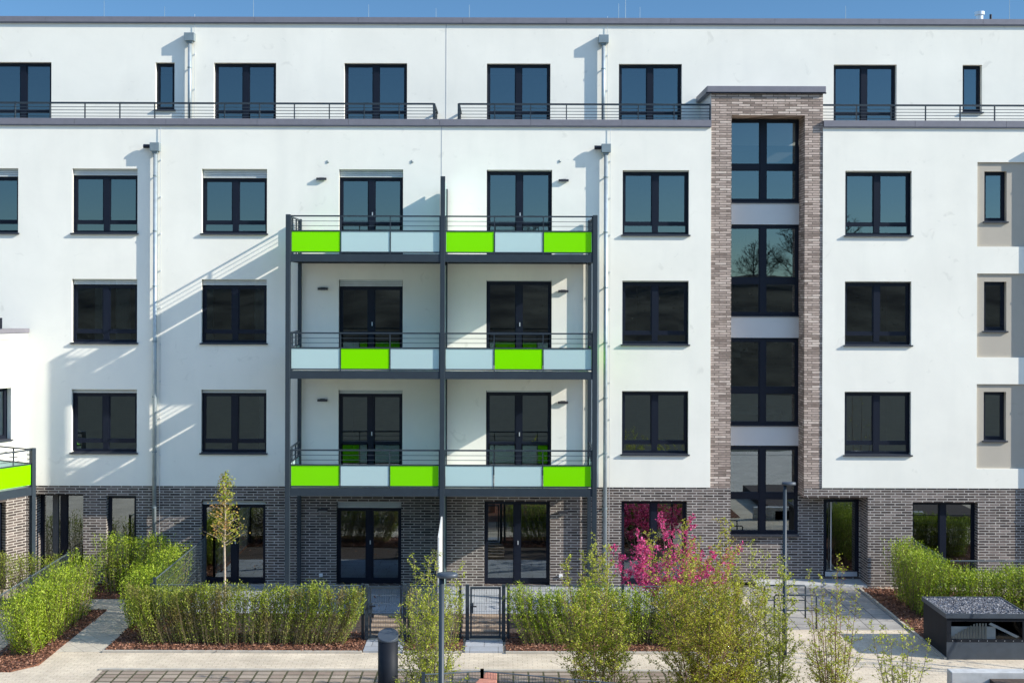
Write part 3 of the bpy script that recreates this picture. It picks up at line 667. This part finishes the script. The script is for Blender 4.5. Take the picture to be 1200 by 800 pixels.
def inpoly(x, y, P):
    c = False; j = len(P) - 1
    for i in range(len(P)):
        if (P[i][1] > y) != (P[j][1] > y) and x < (P[j][0] - P[i][0]) * (y - P[i][1]) / (P[j][1] - P[i][1]) + P[i][0]: c = not c
        j = i
    return c
def leaves(name, P, D, Ln, W, mat, parent, fold=.25, rng=RNG, kind=None):
    P = np.asarray(P, float); D = np.asarray(D, float); n = len(P)
    D /= np.linalg.norm(D, axis=1)[:, None] + 1e-9
    R = rng.normal(size=(n, 3)); Sd = np.cross(D, R); Sd /= np.linalg.norm(Sd, axis=1)[:, None] + 1e-9; U = np.cross(Sd, D)
    Ln = np.asarray(Ln).reshape(-1, 1) * np.ones((n, 1)); W = np.asarray(W).reshape(-1, 1) * np.ones((n, 1))
    mid = P + D * Ln * .45
    V = np.stack([P, mid + Sd * W / 2 + U * W * fold, P + D * Ln, mid - Sd * W / 2 + U * W * fold], 1).reshape(-1, 3)
    me = bpy.data.meshes.new(name); me.vertices.add(4 * n); me.vertices.foreach_set('co', V.ravel())
    me.loops.add(4 * n); me.loops.foreach_set('vertex_index', np.arange(4 * n, dtype=np.int32))
    me.polygons.add(n); me.polygons.foreach_set('loop_start', np.arange(0, 4 * n, 4, dtype=np.int32)); me.polygons.foreach_set('loop_total', np.full(n, 4, np.int32))
    me.materials.append(M[mat]); me.update(calc_edges=True); me.validate()
    o = bpy.data.objects.new(name, me); COL.objects.link(o)
    if parent is not None: o.parent = parent
    return o
# loose chips of bark
P, D = [], []
for b in beds:
    xs = [p[0] for p in b]; ys = [p[1] for p in b]; ar = (max(xs) - min(xs)) * (max(ys) - min(ys))
    for _ in range(int(ar * 420)):
        x, y = random.uniform(min(xs) - .06, max(xs) + .06), random.uniform(min(ys) - .05, max(ys) + .05)
        if inpoly(x, y, b) or random.random() < .03: P.append((x, y, .032 + random.random() * .03)); a = random.random() * 6.3; D.append((math.cos(a), math.sin(a), random.uniform(-.25, .5)))
c = leaves('bark_chips', P, D, RNG.uniform(.03, .085, len(P)), RNG.uniform(.02, .045, len(P)), 'chip', None, .1)
tag(c, 'reddish brown bark chips covering the planting beds', 'bark mulch', kind='stuff')

# ================================================================ HEDGES
def hedge(label, x0, x1, y0, y1, h, dens=120, mat='hedge', low=None, hvar=.08, nl=30, base=.05, lean=.12, leaf=(.022, .072)):
    root = empty('hedge', ((x0 + x1) / 2, (y0 + y1) / 2, 0)); tag(root, label, 'hedge', 'clipped privet hedges round the gardens')
    ox, oy = (x0 + x1) / 2, (y0 + y1) / 2
    n = int((x1 - x0) * (y1 - y0) * dens); P, D, P2, D2 = [], [], [], []; st = MB()
    for _ in range(n):
        x, y = random.uniform(x0, x1) - ox, random.uniform(y0, y1) - oy
        bx_, by_ = x * .85, y * .7
        lump = 1 + .04 * math.sin((x + ox) * 3.1 + 1.3) + .04 * math.sin((x + ox) * 7.3 + (y + oy) * 5) + .03 * math.sin((y + oy) * 4.1)
        hh = h * lump * random.uniform(1 - hvar, 1 + hvar * .7)
        lx, ly = random.gauss(0, lean) * .6, random.gauss(0, lean) * .6
        if random.random() < .45: st.tube([(bx_, by_, 0), ((x + bx_) / 2, (y + by_) / 2, hh * .4), (x + lx * .8, y + ly * .8, hh * .92)], [.006, .005, .003], 3, False)
        for i in range(nl):
            t = base + (1 - base) * (i + random.random()) / nl; z = hh * t
            if t < .3 and random.random() < .2: continue
            px_, py_ = bx_ + (x - bx_) * min(1, t * 1.6) + lx * t + random.gauss(0, .02), by_ + (y - by_) * min(1, t * 1.6) + ly * t + random.gauss(0, .02)
            a = random.random() * 2 * PI; up = random.uniform(.3, 1.6)
            q = (P2, D2) if (low and t < low + random.gauss(0, .13)) else (P, D)
            q[0].append((px_, py_, z)); q[1].append((math.cos(a), math.sin(a), up))
    leaves('foliage', P, D, RNG.uniform(leaf[0], leaf[1], len(P)), RNG.uniform(.015, .030, len(P)), mat, root)
    if P2: leaves('lower_foliage', P2, D2, RNG.uniform(.025, .05, len(P2)), RNG.uniform(.012, .022, len(P2)), 'hedge_brown', root)
    st.build('stems', 'stem', root); return root
hedge('long bright green hedge running beside the path at the left edge', -10.15, -9.5, -7.0, -2.3, 1.26, 210, hvar=.1, nl=38)
hedge('hedge behind the mesh fence below the angled wing', -13.2, -10.6, -2.4, -1.8, 1.25, 190, 'hedge_mix', .35)
hedge('tall dark green hedge before the narrow ground floor window', -10.0, -8.35, -1.15, -.45, 1.42, 220, nl=36)
hedge('green hedge running back to the wall beside the mesh panel', -8.3, -7.6, -5.0, -1.2, 1.30, 210, nl=36)
hedge('front hedge with brownish lower half beside the left gate', -8.0, -2.95, -5.62, -5.08, 1.22, 240, 'hedge_mix', .33, nl=50, leaf=(.04,.07))
hedge('short hedge between the two garden gates behind the leaning birch', -1.95, -.8, -5.55, -5.08, 1.15, 170, 'hedge_mix', .35)
hedge('thin front hedge with bare lower twigs right of the right gate', .22, 5.1, -5.55, -5.08, 1.20, 300, 'hedge', .22, .12, nl=46)
hedge('bright green hedge beside the paved entrance', 9.75, 10.5, -3.6, -.7, 1.36, 210, nl=36)
hedge('low green hedge behind the black ventilation box', 10.5, 13.6, -3.6, -2.9, 1.2, 300, nl=40)

# ================================================================ FENCES AND GATES
def fence(label, pts, h, step=.05, posts=True, cat='fence'):
    root = empty('mesh_fence', (pts[0][0], pts[0][1], 0)); tag(root, label, cat, 'grey rod mesh fences')
    ox, oy = pts[0]
    for (ax, ay), (bx_, by_) in zip(pts, pts[1:]):
        L = math.hypot(bx_ - ax, by_ - ay); n = int(L / step); m = MB(); ux, uy = (bx_ - ax) / L, (by_ - ay) / L
        for i in range(n + 1):
            x, y = ax - ox + ux * i * step, ay - oy + uy * i * step; m.tube([(x, y, .06), (x, y, h)], .0028, 3, False)
        for k in range(int((h - .08) / .2) + 1):
            z = .08 + k * .2; m.tube([(ax - ox, ay - oy, z), (bx_ - ox, by_ - oy, z)], .0045, 4, False)
        m.tube([(ax - ox, ay - oy, h), (bx_ - ox, by_ - oy, h)], .011, 6)
        m.build('mesh_panel', 'mesh', root)
        if posts:
            k = max(1, round(L / 3.2))
            for i in range(k + 1):
                x, y = ax - ox + ux * L * i / k, ay - oy + uy * L * i / k; MB().box(x - .03, x + .03, y - .02, y + .02, 0, h + .04).build('fence_post', 'steel', root)
    return root
fence('mesh fence sloping back along the left hedge', [(-10.27, -7.15), (-10.32, -2.3)], 1.30)
fence('mesh fence along the front hedge left of the left gate', [(-7.55, -5.02), (-2.95, -5.02)], 1.2)
fence('mesh fence panel running back beside the left garden', [(-7.5, -4.95), (-7.5, -.3)], 1.3)
fence('short mesh fence between the two garden gates', [(-1.95, -5.02), (-.83, -5.02)], 1.2)
fence('mesh fence along the thin hedge right of the right gate', [(.22, -5.02), (5.2, -5.02)], 1.2)
fence('mesh fence behind the hedge by the paved entrance', [(10.6, -.3), (10.6, -2.8), (14, -2.8)], 1.3)
def gate(label, x0, x1, y=-5.05):
    root = empty('garden_gate', (x0, y, 0)); tag(root, label, 'gate', 'garden gates'); w = x1 - x0; h = 1.18
    for x in (-.06, w + .06): MB().box(x - .04, x + .04, -.04, .04, 0, h + .05).build('gate_post', 'steel', root)
    f = MB(); t = .02
    f.box(0, 2 * t, -t, t, .08, h).box(w - 2 * t, w, -t, t, .08, h).box(2 * t, w - 2 * t, -t, t, h - .04, h).box(2 * t, w - 2 * t, -t, t, .08, .12); f.build('gate_frame', 'steel', root)
    m = MB(); n = int((w - .08) / .05)
    for i in range(1, n): x = .04 + (w - .08) * i / n; m.tube([(x, 0, .12), (x, 0, h - .04)], .0028, 3, False)
    for k in range(1, 6): m.tube([(.04, 0, .12 + k * .175), (w - .04, 0, .12 + k * .175)], .004, 4, False)
    m.build('mesh_panel', 'mesh', root); MB().box(-.005, .07, -.05, -.02, .62, .84).build('lock_box', 'steel', root); MB().box(.02, .14, -.085, -.07, .76, .785).box(.02, .04, -.07, -.05, .76, .785).build('handle', 'frame', root)
gate('left garden gate of dark mesh with the black pillar before it', PX(434, -5.05), PX(472, -5.05)); gate('right garden gate of dark mesh beside the birch', PX(552, -5.05), PX(588, -5.05))
for x0, x1, l in ((-2.84, -2.02, 'left'), (-.70, .10, 'right')): struct(MB().box(x0, x1, -5.93, -5.1, 0, .04).build('gate_threshold', 'terrace'))

# ================================================================ TREES AND SHRUBS
def shrub(label, name, x, y, h, stems, spread, mat, nleaf, bark='bark', twig=9, leaf=(.03, .05), low=.12, cat='shrub', group=None, r0=.012, seed=1, tl=.30, crownpow=1.0, z0=0, lw=.62, arch=0, sw=.5, kids=('stems', 'foliage'), thin=0.0):
    rnd = random.Random(seed); rng = np.random.default_rng(seed)
    root = empty(name, (x, y, z0)); tag(root, label, cat, group); st = MB(); TP = []
    for s in range(stems):
        a = 2 * PI * (s + rnd.random() * .6) / stems; hh = h * (1 if s == 0 else rnd.uniform(.5 if arch else .62, .96)); sp = spread * (rnd.uniform(.05, .25) if s == 0 else rnd.uniform(.5, 1.0))
        nseg = 9; pts = []; wx = wy = 0
        for k in range(nseg + 1):
            t = k / nseg; wx += rnd.gauss(0, .012 * h / 3); wy += rnd.gauss(0, .012 * h / 3)
            q = t ** sw if not arch else t ** .6
            pts.append(Vector((math.cos(a) * sp * q + wx, math.sin(a) * sp * q + wy, hh * t)))
        st.tube(pts, [r0 * (1 - .82 * k / nseg) for k in range(nseg + 1)], 5, False)
        nt = int(twig * hh)
        for i in range(nt):
            t = low + (1 - low) * (i + rnd.random()) / nt; f = t * nseg; k = min(nseg - 1, int(f)); p = pts[k].lerp(pts[k + 1], f - k)
            b = rnd.random() * 2 * PI; L = tl * (1.12 - t) ** crownpow * rnd.uniform(.6, 1.3) + .05
            d = Vector((math.cos(b), math.sin(b), rnd.uniform(.35, 1.15))).normalized()
            q = [p, p + d * L * .5, p + d * L + Vector((0, 0, .06 * L * (1 if rnd.random() > .2 else -3)))]
            st.tube(q, [.004, .003, .0018], 3, False); TP.append((q, L))
            for _ in range(3):
                u = rnd.uniform(.25, .9); p2 = q[0].lerp(q[2], u); b2 = rnd.random() * 2 * PI; d2 = (d + Vector((math.cos(b2), math.sin(b2), rnd.uniform(-.2, .9))) * .9).normalized(); L2 = L * .5
                q2 = [p2, p2 + d2 * L2 * .5, p2 + d2 * L2]; st.tube(q2, [.0028, .002, .0015], 3, False); TP.append((q2, L2))
        TP.append(([pts[-3], pts[-2], pts[-1]], h * .2))
    w = np.array([t[1] for t in TP]); w /= w.sum(); ids = rng.choice(len(TP), nleaf, p=w); P, D = [], []
    for i in ids:
        q = TP[i][0]; u = rnd.random(); p = q[0].lerp(q[1], u * 2) if u < .5 else q[1].lerp(q[2], u * 2 - 1)
        b = rnd.random() * 2 * PI; D.append((math.cos(b), math.sin(b), rnd.uniform(-.7, .9))); P.append((p.x + rnd.gauss(0, .012), p.y + rnd.gauss(0, .012), p.z + rnd.gauss(0, .012)))
    Ls = rng.uniform(leaf[0], leaf[1], nleaf)
    st.build(kids[0], bark, root, True); leaves(kids[1], P, D, Ls, Ls * lw, mat, root, .2, rng); return root
gb = 'young birch shrubs in the foreground bed'
SB = -9.6
def bxp(px, Y=SB): return PX(px, Y)
def bh(y, Y=SB): return PZ(y, Y)
lf = (.025, .046)
shrub('slim yellow green birch shrub behind the near lamp post', 'birch_shrub', bxp(507), SB, bh(645), 10, .62, 'birch', 9500, 'bark', 14, lf, .10, group=gb, seed=3, tl=.5)
shrub('rounded yellow green birch shrub between the right gate and the blossom', 'birch_shrub', bxp(703), SB, bh(640), 10, .72, 'birch', 12500, 'barkred', 14, lf, .15, group=gb, seed=5, tl=.6)
shrub('largest yellow green birch shrub before the pink blossom', 'birch_shrub', bxp(828), SB - .1, bh(606), 14, 1.05, 'birchy', 24000, 'barkred', 14, lf, .04, group=gb, seed=8, tl=.7)
shrub('yellow green birch shrub between the largest one and the far lamp', 'birch_shrub', bxp(882), SB + .3, bh(632, SB + .3), 10, .58, 'birch', 10500, 'bark', 13, lf, .04, group=gb, seed=9, tl=.6)
shrub('leafy birch shrub standing round the far lamp post', 'birch_shrub', bxp(921), SB + .5, bh(650, SB + .5), 6, .34, 'birch', 5200, 'bark', 12, lf, .04, group=gb, seed=12, tl=.42)
shrub('spindly birch shrub before the paved entrance', 'birch_shrub', bxp(978), SB, bh(650), 10, .55, 'birch', 5000, 'barkred', 11, lf, .04, group=gb, seed=14, crownpow=1.5, tl=.5)
shrub('lowest sparse birch shrub left of the concrete block', 'birch_shrub', bxp(1058), SB, bh(725), 8, .62, 'birch', 1500, 'bark', 9, (.03, .05), group=gb, seed=17)
shrub('magenta blossoming shrub before the ground floor window', 'blossom_shrub', PX(792, -3.6), -3.6, PZ(604, -3.6), 17, 1.65, 'pink', 8500, 'bark', 7, (.034, .064), .3, 'flowering shrub', seed=21, tl=.62, lw=.8, arch=1)
shrub('green shrub rising above the hedge by the right downpipe', 'garden_shrub', PX(697, -4.2), -4.2, PZ(626, -4.2), 5, .3, 'birch', 2400, 'bark', 10, cat='shrub', seed=23)
# young tree with clear stem
rt = empty('young_tree', (PX(264, -3.6), -3.6, 0)); tag(rt, 'young tree with clear pale stem and small green orange crown behind the hedge', 'tree')
tr = MB(); zc = 1.75; zt_ = PZ(556, -3.6); tr.tube([(0, 0, 0), (.01, 0, .9), (-.005, .01, 1.8), (.02, 0, 2.3), (.0, 0, zt_)], [.032, .027, .023, .015, .004], 8); tr.build('trunk', 'barklight', rt, True)
br = MB(); P = []; D = []; rnd = random.Random(5)
for i in range(46):
    z = zc + (zt_ - zc) * (i / 46) ** 1.15; a = i * 2.4; L = (.52 * (1 - (z - zc) / (zt_ - zc)) ** .8 + .06) * rnd.uniform(.6, 1.2)
    d = Vector((math.cos(a), math.sin(a), rnd.uniform(.35, .9))).normalized(); q = [Vector((0, 0, z)), Vector((0, 0, z)) + d * L * .55, Vector((0, 0, z)) + d * L + Vector((0, 0, -.02))]
    br.tube(q, [.007, .005, .002], 4, False)
    for k in range(25):
        u = rnd.uniform(.2, 1.05); p = q[0].lerp(q[2], u); P.append((p.x + rnd.gauss(0, .045), p.y + rnd.gauss(0, .045), p.z + rnd.gauss(0, .045))); b = rnd.random() * 6.3; D.append((math.cos(b), math.sin(b), rnd.uniform(-.8, .6)))
br.build('branches', 'barklight', rt); Ls = RNG.uniform(.035, .07, len(P)); leaves('crown', P, D, Ls, Ls * .75, 'maple', rt)
# bare tree reaching in at the right edge
shrub('nearly bare young tree reaching in at the right edge', 'bare_tree', PX(1262, -7.5), -7.5, PZ(470, -7.5), 6, 1.1, 'birch', 300, 'bark', 5, group=None, seed=31, r0=.022, tl=.42, cat='tree')
shrub('small leafy plant in the concrete planter', 'small_plant', 9.95, -9.0, .45, 5, .12, 'hedge', 160, 'bark', 8, cat='plant', seed=33, z0=.3)

# ================================================================ STREET FURNITURE
def street_lamp(label, x, y, h, r=.042):
    root = empty('street_lamp', (x, y, 0)); tag(root, label, 'street lamp', 'slim park lamps')
    MB().tube([(0, 0, 0), (0, 0, .9), (0, 0, .92), (0, 0, h - .02)], [r * 1.25, r * 1.25, r, r * .9], 16).build('pole', 'steel', root, True)
    MB().tube([(0, 0, 0), (0, 0, .03)], .1, 16).build('base_plate', 'steel', root)
    m = MB(); n = 24; zz = [(h - .035, .8), (h - .03, .97), (h, 1.0), (h + .025, .93), (h + .032, .6)]
    for z, k in zz:
        for i in range(n): a = 2 * PI * i / n; m.v.append((.08 + .15 * k * math.cos(a), .105 * k * math.sin(a), z))
    for j in range(len(zz) - 1):
        for i in range(n): m.f.append([j * n + i, j * n + (i + 1) % n, (j + 1) * n + (i + 1) % n, (j + 1) * n + i])
    m.f.append(list(range(n))[::-1]); m.f.append([(len(zz) - 1) * n + i for i in range(n)]); m.build('lamp_head', 'blackpanel', root, True)
    return root
street_lamp('near lamp post rising before the slim birch', PX(518.5, -14.7), -14.7, 3.62); street_lamp('far lamp post before the stair tower', PX(920.5, -6.2), -6.2, 3.62)
rk = None
for i, (xx, yy) in enumerate(((6.22, -3.05), (6.24, -3.98))):
    if rk is None:
        rk = empty('bike_rack'); m = MB(); m.tube([(0, 0, 0), (0, 0, .74), (.02, 0, .765), (.93, 0, .765), (.95, 0, .74), (.95, 0, 0)], .019, 8); m.build('hoop', 'steel', rk, True)
        MB().tube([(.01, 0, .42), (.94, 0, .42)], .014, 8).build('cross_bar', 'steel', rk); r = rk
    else: r = copy_tree(rk)
    r.location = (xx, yy, 0); tag(r, ['bicycle stand nearer the stair tower wall', 'bicycle stand nearer the viewer, in front of the other'][i], 'bike rack', 'steel bicycle stands')
# black pillar with slanted cap
pil = empty('bollard_bin', (PX(456, -10), -10, 0)); tag(pil, 'black round pillar bin with slanted top standing by the left gate', 'bin')
MB().tube([(0, 0, 0), (0, 0, 1.40)], .178, 32).build('body', 'blackbox', pil, True)
m = MB(); n = 32
for i in range(n): a = 2 * PI * i / n; m.v.append((.183 * math.cos(a), .183 * math.sin(a), 1.402))
for i in range(n): a = 2 * PI * i / n; m.v.append((.183 * math.cos(a), .183 * math.sin(a), 1.50 + .07 * math.sin(a)))
for i in range(n): m.f.append([i, (i + 1) % n, n + (i + 1) % n, n + i])
m.f.append([n + i for i in range(n)]); m.f.append(list(range(n))[::-1]); m.build('lid', 'blackpanel', pil, bevel=.006)
# ventilation box with gravel roof
bxr = empty('ventilation_box', (9.30, -6.3, 0)); tag(bxr, 'black metal box with gravel roof and glazed front beside the paved entrance', 'ventilation box')
W, Dp, H = 1.66, 1.42, .92
m = MB().box(0, .03, .03, Dp - .03, 0, H - .06).box(W - .03, W, .03, Dp - .03, 0, H - .06).box(0, W, Dp - .03, Dp, 0, H - .06); m.build('side_panel', 'blackbox', bxr)
MB().box(0, W, 0, .03, 0, .36).build('lower_panel', 'blackpanel', bxr)
m = MB().box(0, .09, 0, .03, .362, H - .06).box(W - .09, W, 0, .03, .362, H - .06).box(.09, W - .09, 0, .03, .362, .42).box(.09, W - .09, 0, .03, H - .13, H - .06); m.build('front_frame', 'blackbox', bxr)
MB().quad((.09, .015, .42), (W - .09, .015, .42), (W - .09, .015, H - .13), (.09, .015, H - .13)).build('front_pane', 'clearglass', bxr)
m = MB()
for i in range(12): m.box(.13 + i * .062, .165 + i * .062, .045, .06, .38, .48 + .035 * i if i < 8 else .74)
m.build('inner_grille', 'kerb', bxr)
m = MB(); m.poly([(.12, .10), (1.05, .10), (1.05, .12), (.12, .12)], .38, .66); m.quad((.88, .042, .72), (.93, .042, .76), (1.52, .042, .47), (1.46, .042, .44)); m.build('inner_sheet', 'slab', bxr)
m = MB(); e = .03; zt = H + .035
m.box(-e, W + e, -e, 0, H - .058, zt).box(-e, W + e, Dp, Dp + e, H - .058, zt).box(-e, 0, 0, Dp, H - .058, zt).box(W, W + e, 0, Dp, H - .058, zt); m.build('roof_edge', 'blackpanel', bxr)
MB().box(0, W, 0, Dp, H - .055, H + .015).build('gravel_roof', 'gravel', bxr)
P = [(random.uniform(0, W), random.uniform(0, Dp), H + .015) for _ in range(2600)]; D = [(random.gauss(0, 1), random.gauss(0, 1), random.uniform(.1, .8)) for _ in P]
M['stone'] = leafmat('gravel_stones', [(.05, .05, .055), (.16, .16, .17), (.33, .33, .34), (.11, .11, .12)], 0)
o = leaves('gravel', P, D, RNG.uniform(.02, .045, len(P)), RNG.uniform(.02, .035, len(P)), 'stone', bxr); o['kind'] = 'stuff'
m = MB()
for i in range(9): m.tube([(.12 + i * .18, -.004, .39), (.12 + i * .18, 0, .39)], .008, 6)
m.build('rivets', 'alu', bxr)
# concrete planter wall
o = MB().box(PX(1113, -8.4), 14, -8.55, -8.3, 0, .42).build('concrete_planter', 'conc', bevel=.015); tag(o, 'low pale concrete planter wall at the bottom right', 'planter wall')
# near fence and sandstone block at the bottom
fence('near mesh fence with dark post at the bottom centre', [(PX(497, -10.9), -10.75), (PX(566, -10.9), -10.55), (PX(760, -11.2), -11.35)], 1.02, .05, True)
o = MB().poly([(-.52, -11.2), (-.02, -11.2), (-.02, -10.2), (-.22, -10.2)], 0, .90).build('sandstone_block', 'sandstone', bevel=.02); tag(o, 'reddish sandstone block behind the near fence at the bottom centre', 'stone block')

# ================================================================ WOODED BANK AND TREES OPPOSITE (seen in the panes)
m = MB(); nx, ny = 90, 8; rnd = random.Random(4)
prof = [(-62, 0), (-70, 2.2), (-80, 5.4), (-90, 7.8), (-100, 8.9), (-115, 9.3), (-160, 9.0), (-300, 9.0)]
for j, (y, z) in enumerate(prof):
    for i in range(nx + 1):
        x = -180 + 360 * i / nx; k = .55 * math.sin(x * .11 + j) + .4 * math.sin(x * .31 + j * 2) + rnd.uniform(-.35, .35)
        m.v.append((x, y, -.1 if j == 0 else z + k))
for j in range(len(prof) - 1):
    for i in range(nx): a = j * (nx + 1) + i; m.f.append([a, a + 1, a + nx + 2, a + nx + 1])
M['bank'] = plain('overgrown_bank', (.034, .032, .022), .95, 0, .95, .22, .5, 3, spec=.1)
struct(m.build('hill', 'bank', smooth=True))
P, D, Ls = [], [], []
for i in range(16000):
    x = rnd.uniform(-70, 70); y = rnd.uniform(-98, -66); z = max(0, (-62 - y) * .26) + rnd.uniform(0, 1.3); P.append((x, y, z)); D.append((rnd.gauss(0, 1), rnd.gauss(0, 1), rnd.gauss(.4, 1))); Ls.append(rnd.uniform(.06, .17))
wd = leaves('undergrowth', P, D, np.array(Ls), np.array(Ls) * .6, 'wood', None); tag(wd, 'dark undergrowth on the bank opposite the building', 'undergrowth', kind='stuff')
def far_tree():
    root = empty('bare_woodland_tree'); tag(root, 'bare tree on the bank opposite the building, seen only in the panes', 'tree', 'bare trees on the bank opposite')
    t = MB(); h = 6.5; t.tube([(0, 0, -1), (.1, 0, h * .4), (0, .1, h * .75), (.1, 0, h)], [.17, .12, .06, .015], 6, False); t.build('trunk', 'bark', root)
    b = MB(); rr = random.Random(9)
    def grow(p, d, L, r, lv):
        q = p + d * L * .5; e = q + (d + Vector((rr.gauss(0, .15), rr.gauss(0, .15), .12))).normalized() * L * .5
        b.tube([p, q, e], [r, r * .7, r * .4], 3, False)
        if lv == 0: return
        for _ in range(6 if lv > 1 else 7):
            u = rr.uniform(.25, 1); s_ = p.lerp(e, u); d2 = (d + Vector((rr.gauss(0, .55), rr.gauss(0, .55), rr.gauss(.15, .45)))).normalized(); grow(s_, d2, L * rr.uniform(.35, .6), r * .5, lv - 1)
    for k in range(20):
        a = k * 2.4; z = h * (.15 + .8 * k / 20); d = Vector((math.cos(a), math.sin(a), rr.uniform(.4, 1.2))).normalized(); grow(Vector((0, 0, z)), d, 2.9 * (1.15 - z / h) + .4, .045, 3)
    b.build('crown', 'twig', root); return root
M['twig'] = plain('dark_twigs', (.035, .028, .02), .95, 0, .2, 3, spec=.1)
ft = far_tree(); spots = []
for i in range(30): spots.append((-66 + i * 4.6 + rnd.uniform(-1.4, 1.4), rnd.uniform(-104, -92), rnd.uniform(.45, .85)))
for i in (7, 15, 21, 22, 26): spots[i] = (spots[i][0], -96, rnd.uniform(1.0, 1.2))
for i, (x, y, k) in enumerate(spots):
    o = ft if i == 0 else copy_tree(ft); o.location = (x, y, 7.6); o.scale = (k, k, k); o.rotation_euler = (0, 0, i * 1.7)

# ================================================================ CAMERA, LIGHT, SKY
cam = bpy.data.cameras.new('camera'); co = bpy.data.objects.new('camera', cam); COL.objects.link(co); SC.camera = co
cam.sensor_width = 36; cam.lens = 36 * F / 1200; cam.shift_x = 15 / 1200; cam.shift_y = -55 / 1200; cam.clip_end = 1000; cam.clip_start = .1
co.matrix_world = Matrix.Translation((0, -DIST, HC)) @ Matrix.Rotation(PI / 2, 4, 'X') @ Matrix.Rotation(ROLL, 4, 'Z')
SUN = Vector((3.35, -1.0, 1.92)).normalized(); el = math.asin(SUN.z)
su = bpy.data.lights.new('sun', 'SUN'); su.energy = 2.85; su.angle = math.radians(.5); su.color = (1, .955, .88)
so = bpy.data.objects.new('sun', su); COL.objects.link(so); so.rotation_euler = SUN.to_track_quat('Z', 'Y').to_euler()
w = bpy.data.worlds.new('World'); SC.world = w; w.use_nodes = True; nt = w.node_tree; nt.nodes.clear()
sk = nt.nodes.new('ShaderNodeTexSky'); sk.sky_type = 'NISHITA'; sk.sun_disc = False; sk.sun_elevation = el; sk.sun_rotation = math.atan2(SUN.x, SUN.y)
sk.air_density = 1.0; sk.dust_density = .05; sk.ozone_density = 2.4; sk.altitude = 800
bg = nt.nodes.new('ShaderNodeBackground'); bg.inputs[1].default_value = .15; ou = nt.nodes.new('ShaderNodeOutputWorld')
# lowest band of the sky darkened and tinted bluer by hand, by elevation
tc = nt.nodes.new('ShaderNodeTexCoord'); sx = nt.nodes.new('ShaderNodeSeparateXYZ'); nt.links.new(tc.outputs['Generated'], sx.inputs[0])
rp = nt.nodes.new('ShaderNodeValToRGB'); rp.color_ramp.elements[0].position = .24; rp.color_ramp.elements[0].color = (.185, .26, .31, 1); rp.color_ramp.elements[1].position = .42; rp.color_ramp.elements[1].color = (1, 1, 1, 1)
nt.links.new(sx.outputs[2], rp.inputs[0]); ml = nt.nodes.new('ShaderNodeMix'); ml.data_type = 'RGBA'; ml.blend_type = 'MULTIPLY'; ml.inputs[0].default_value = 1
nt.links.new(sk.outputs[0], ml.inputs[6]); nt.links.new(rp.outputs[0], ml.inputs[7])
nt.links.new(ml.outputs[2], bg.inputs[0]); nt.links.new(bg.outputs[0], ou.inputs[0])
SC.view_settings.view_transform = 'Standard'; SC.view_settings.look = 'None'; SC.view_settings.exposure = 1.45; SC.view_settings.gamma = 1
SC.render.engine = 'CYCLES'; SC.cycles.use_denoising = True; SC.cycles.max_bounces = 8; SC.cycles.transparent_max_bounces = 16
SC.cycles.sample_clamp_indirect = 6
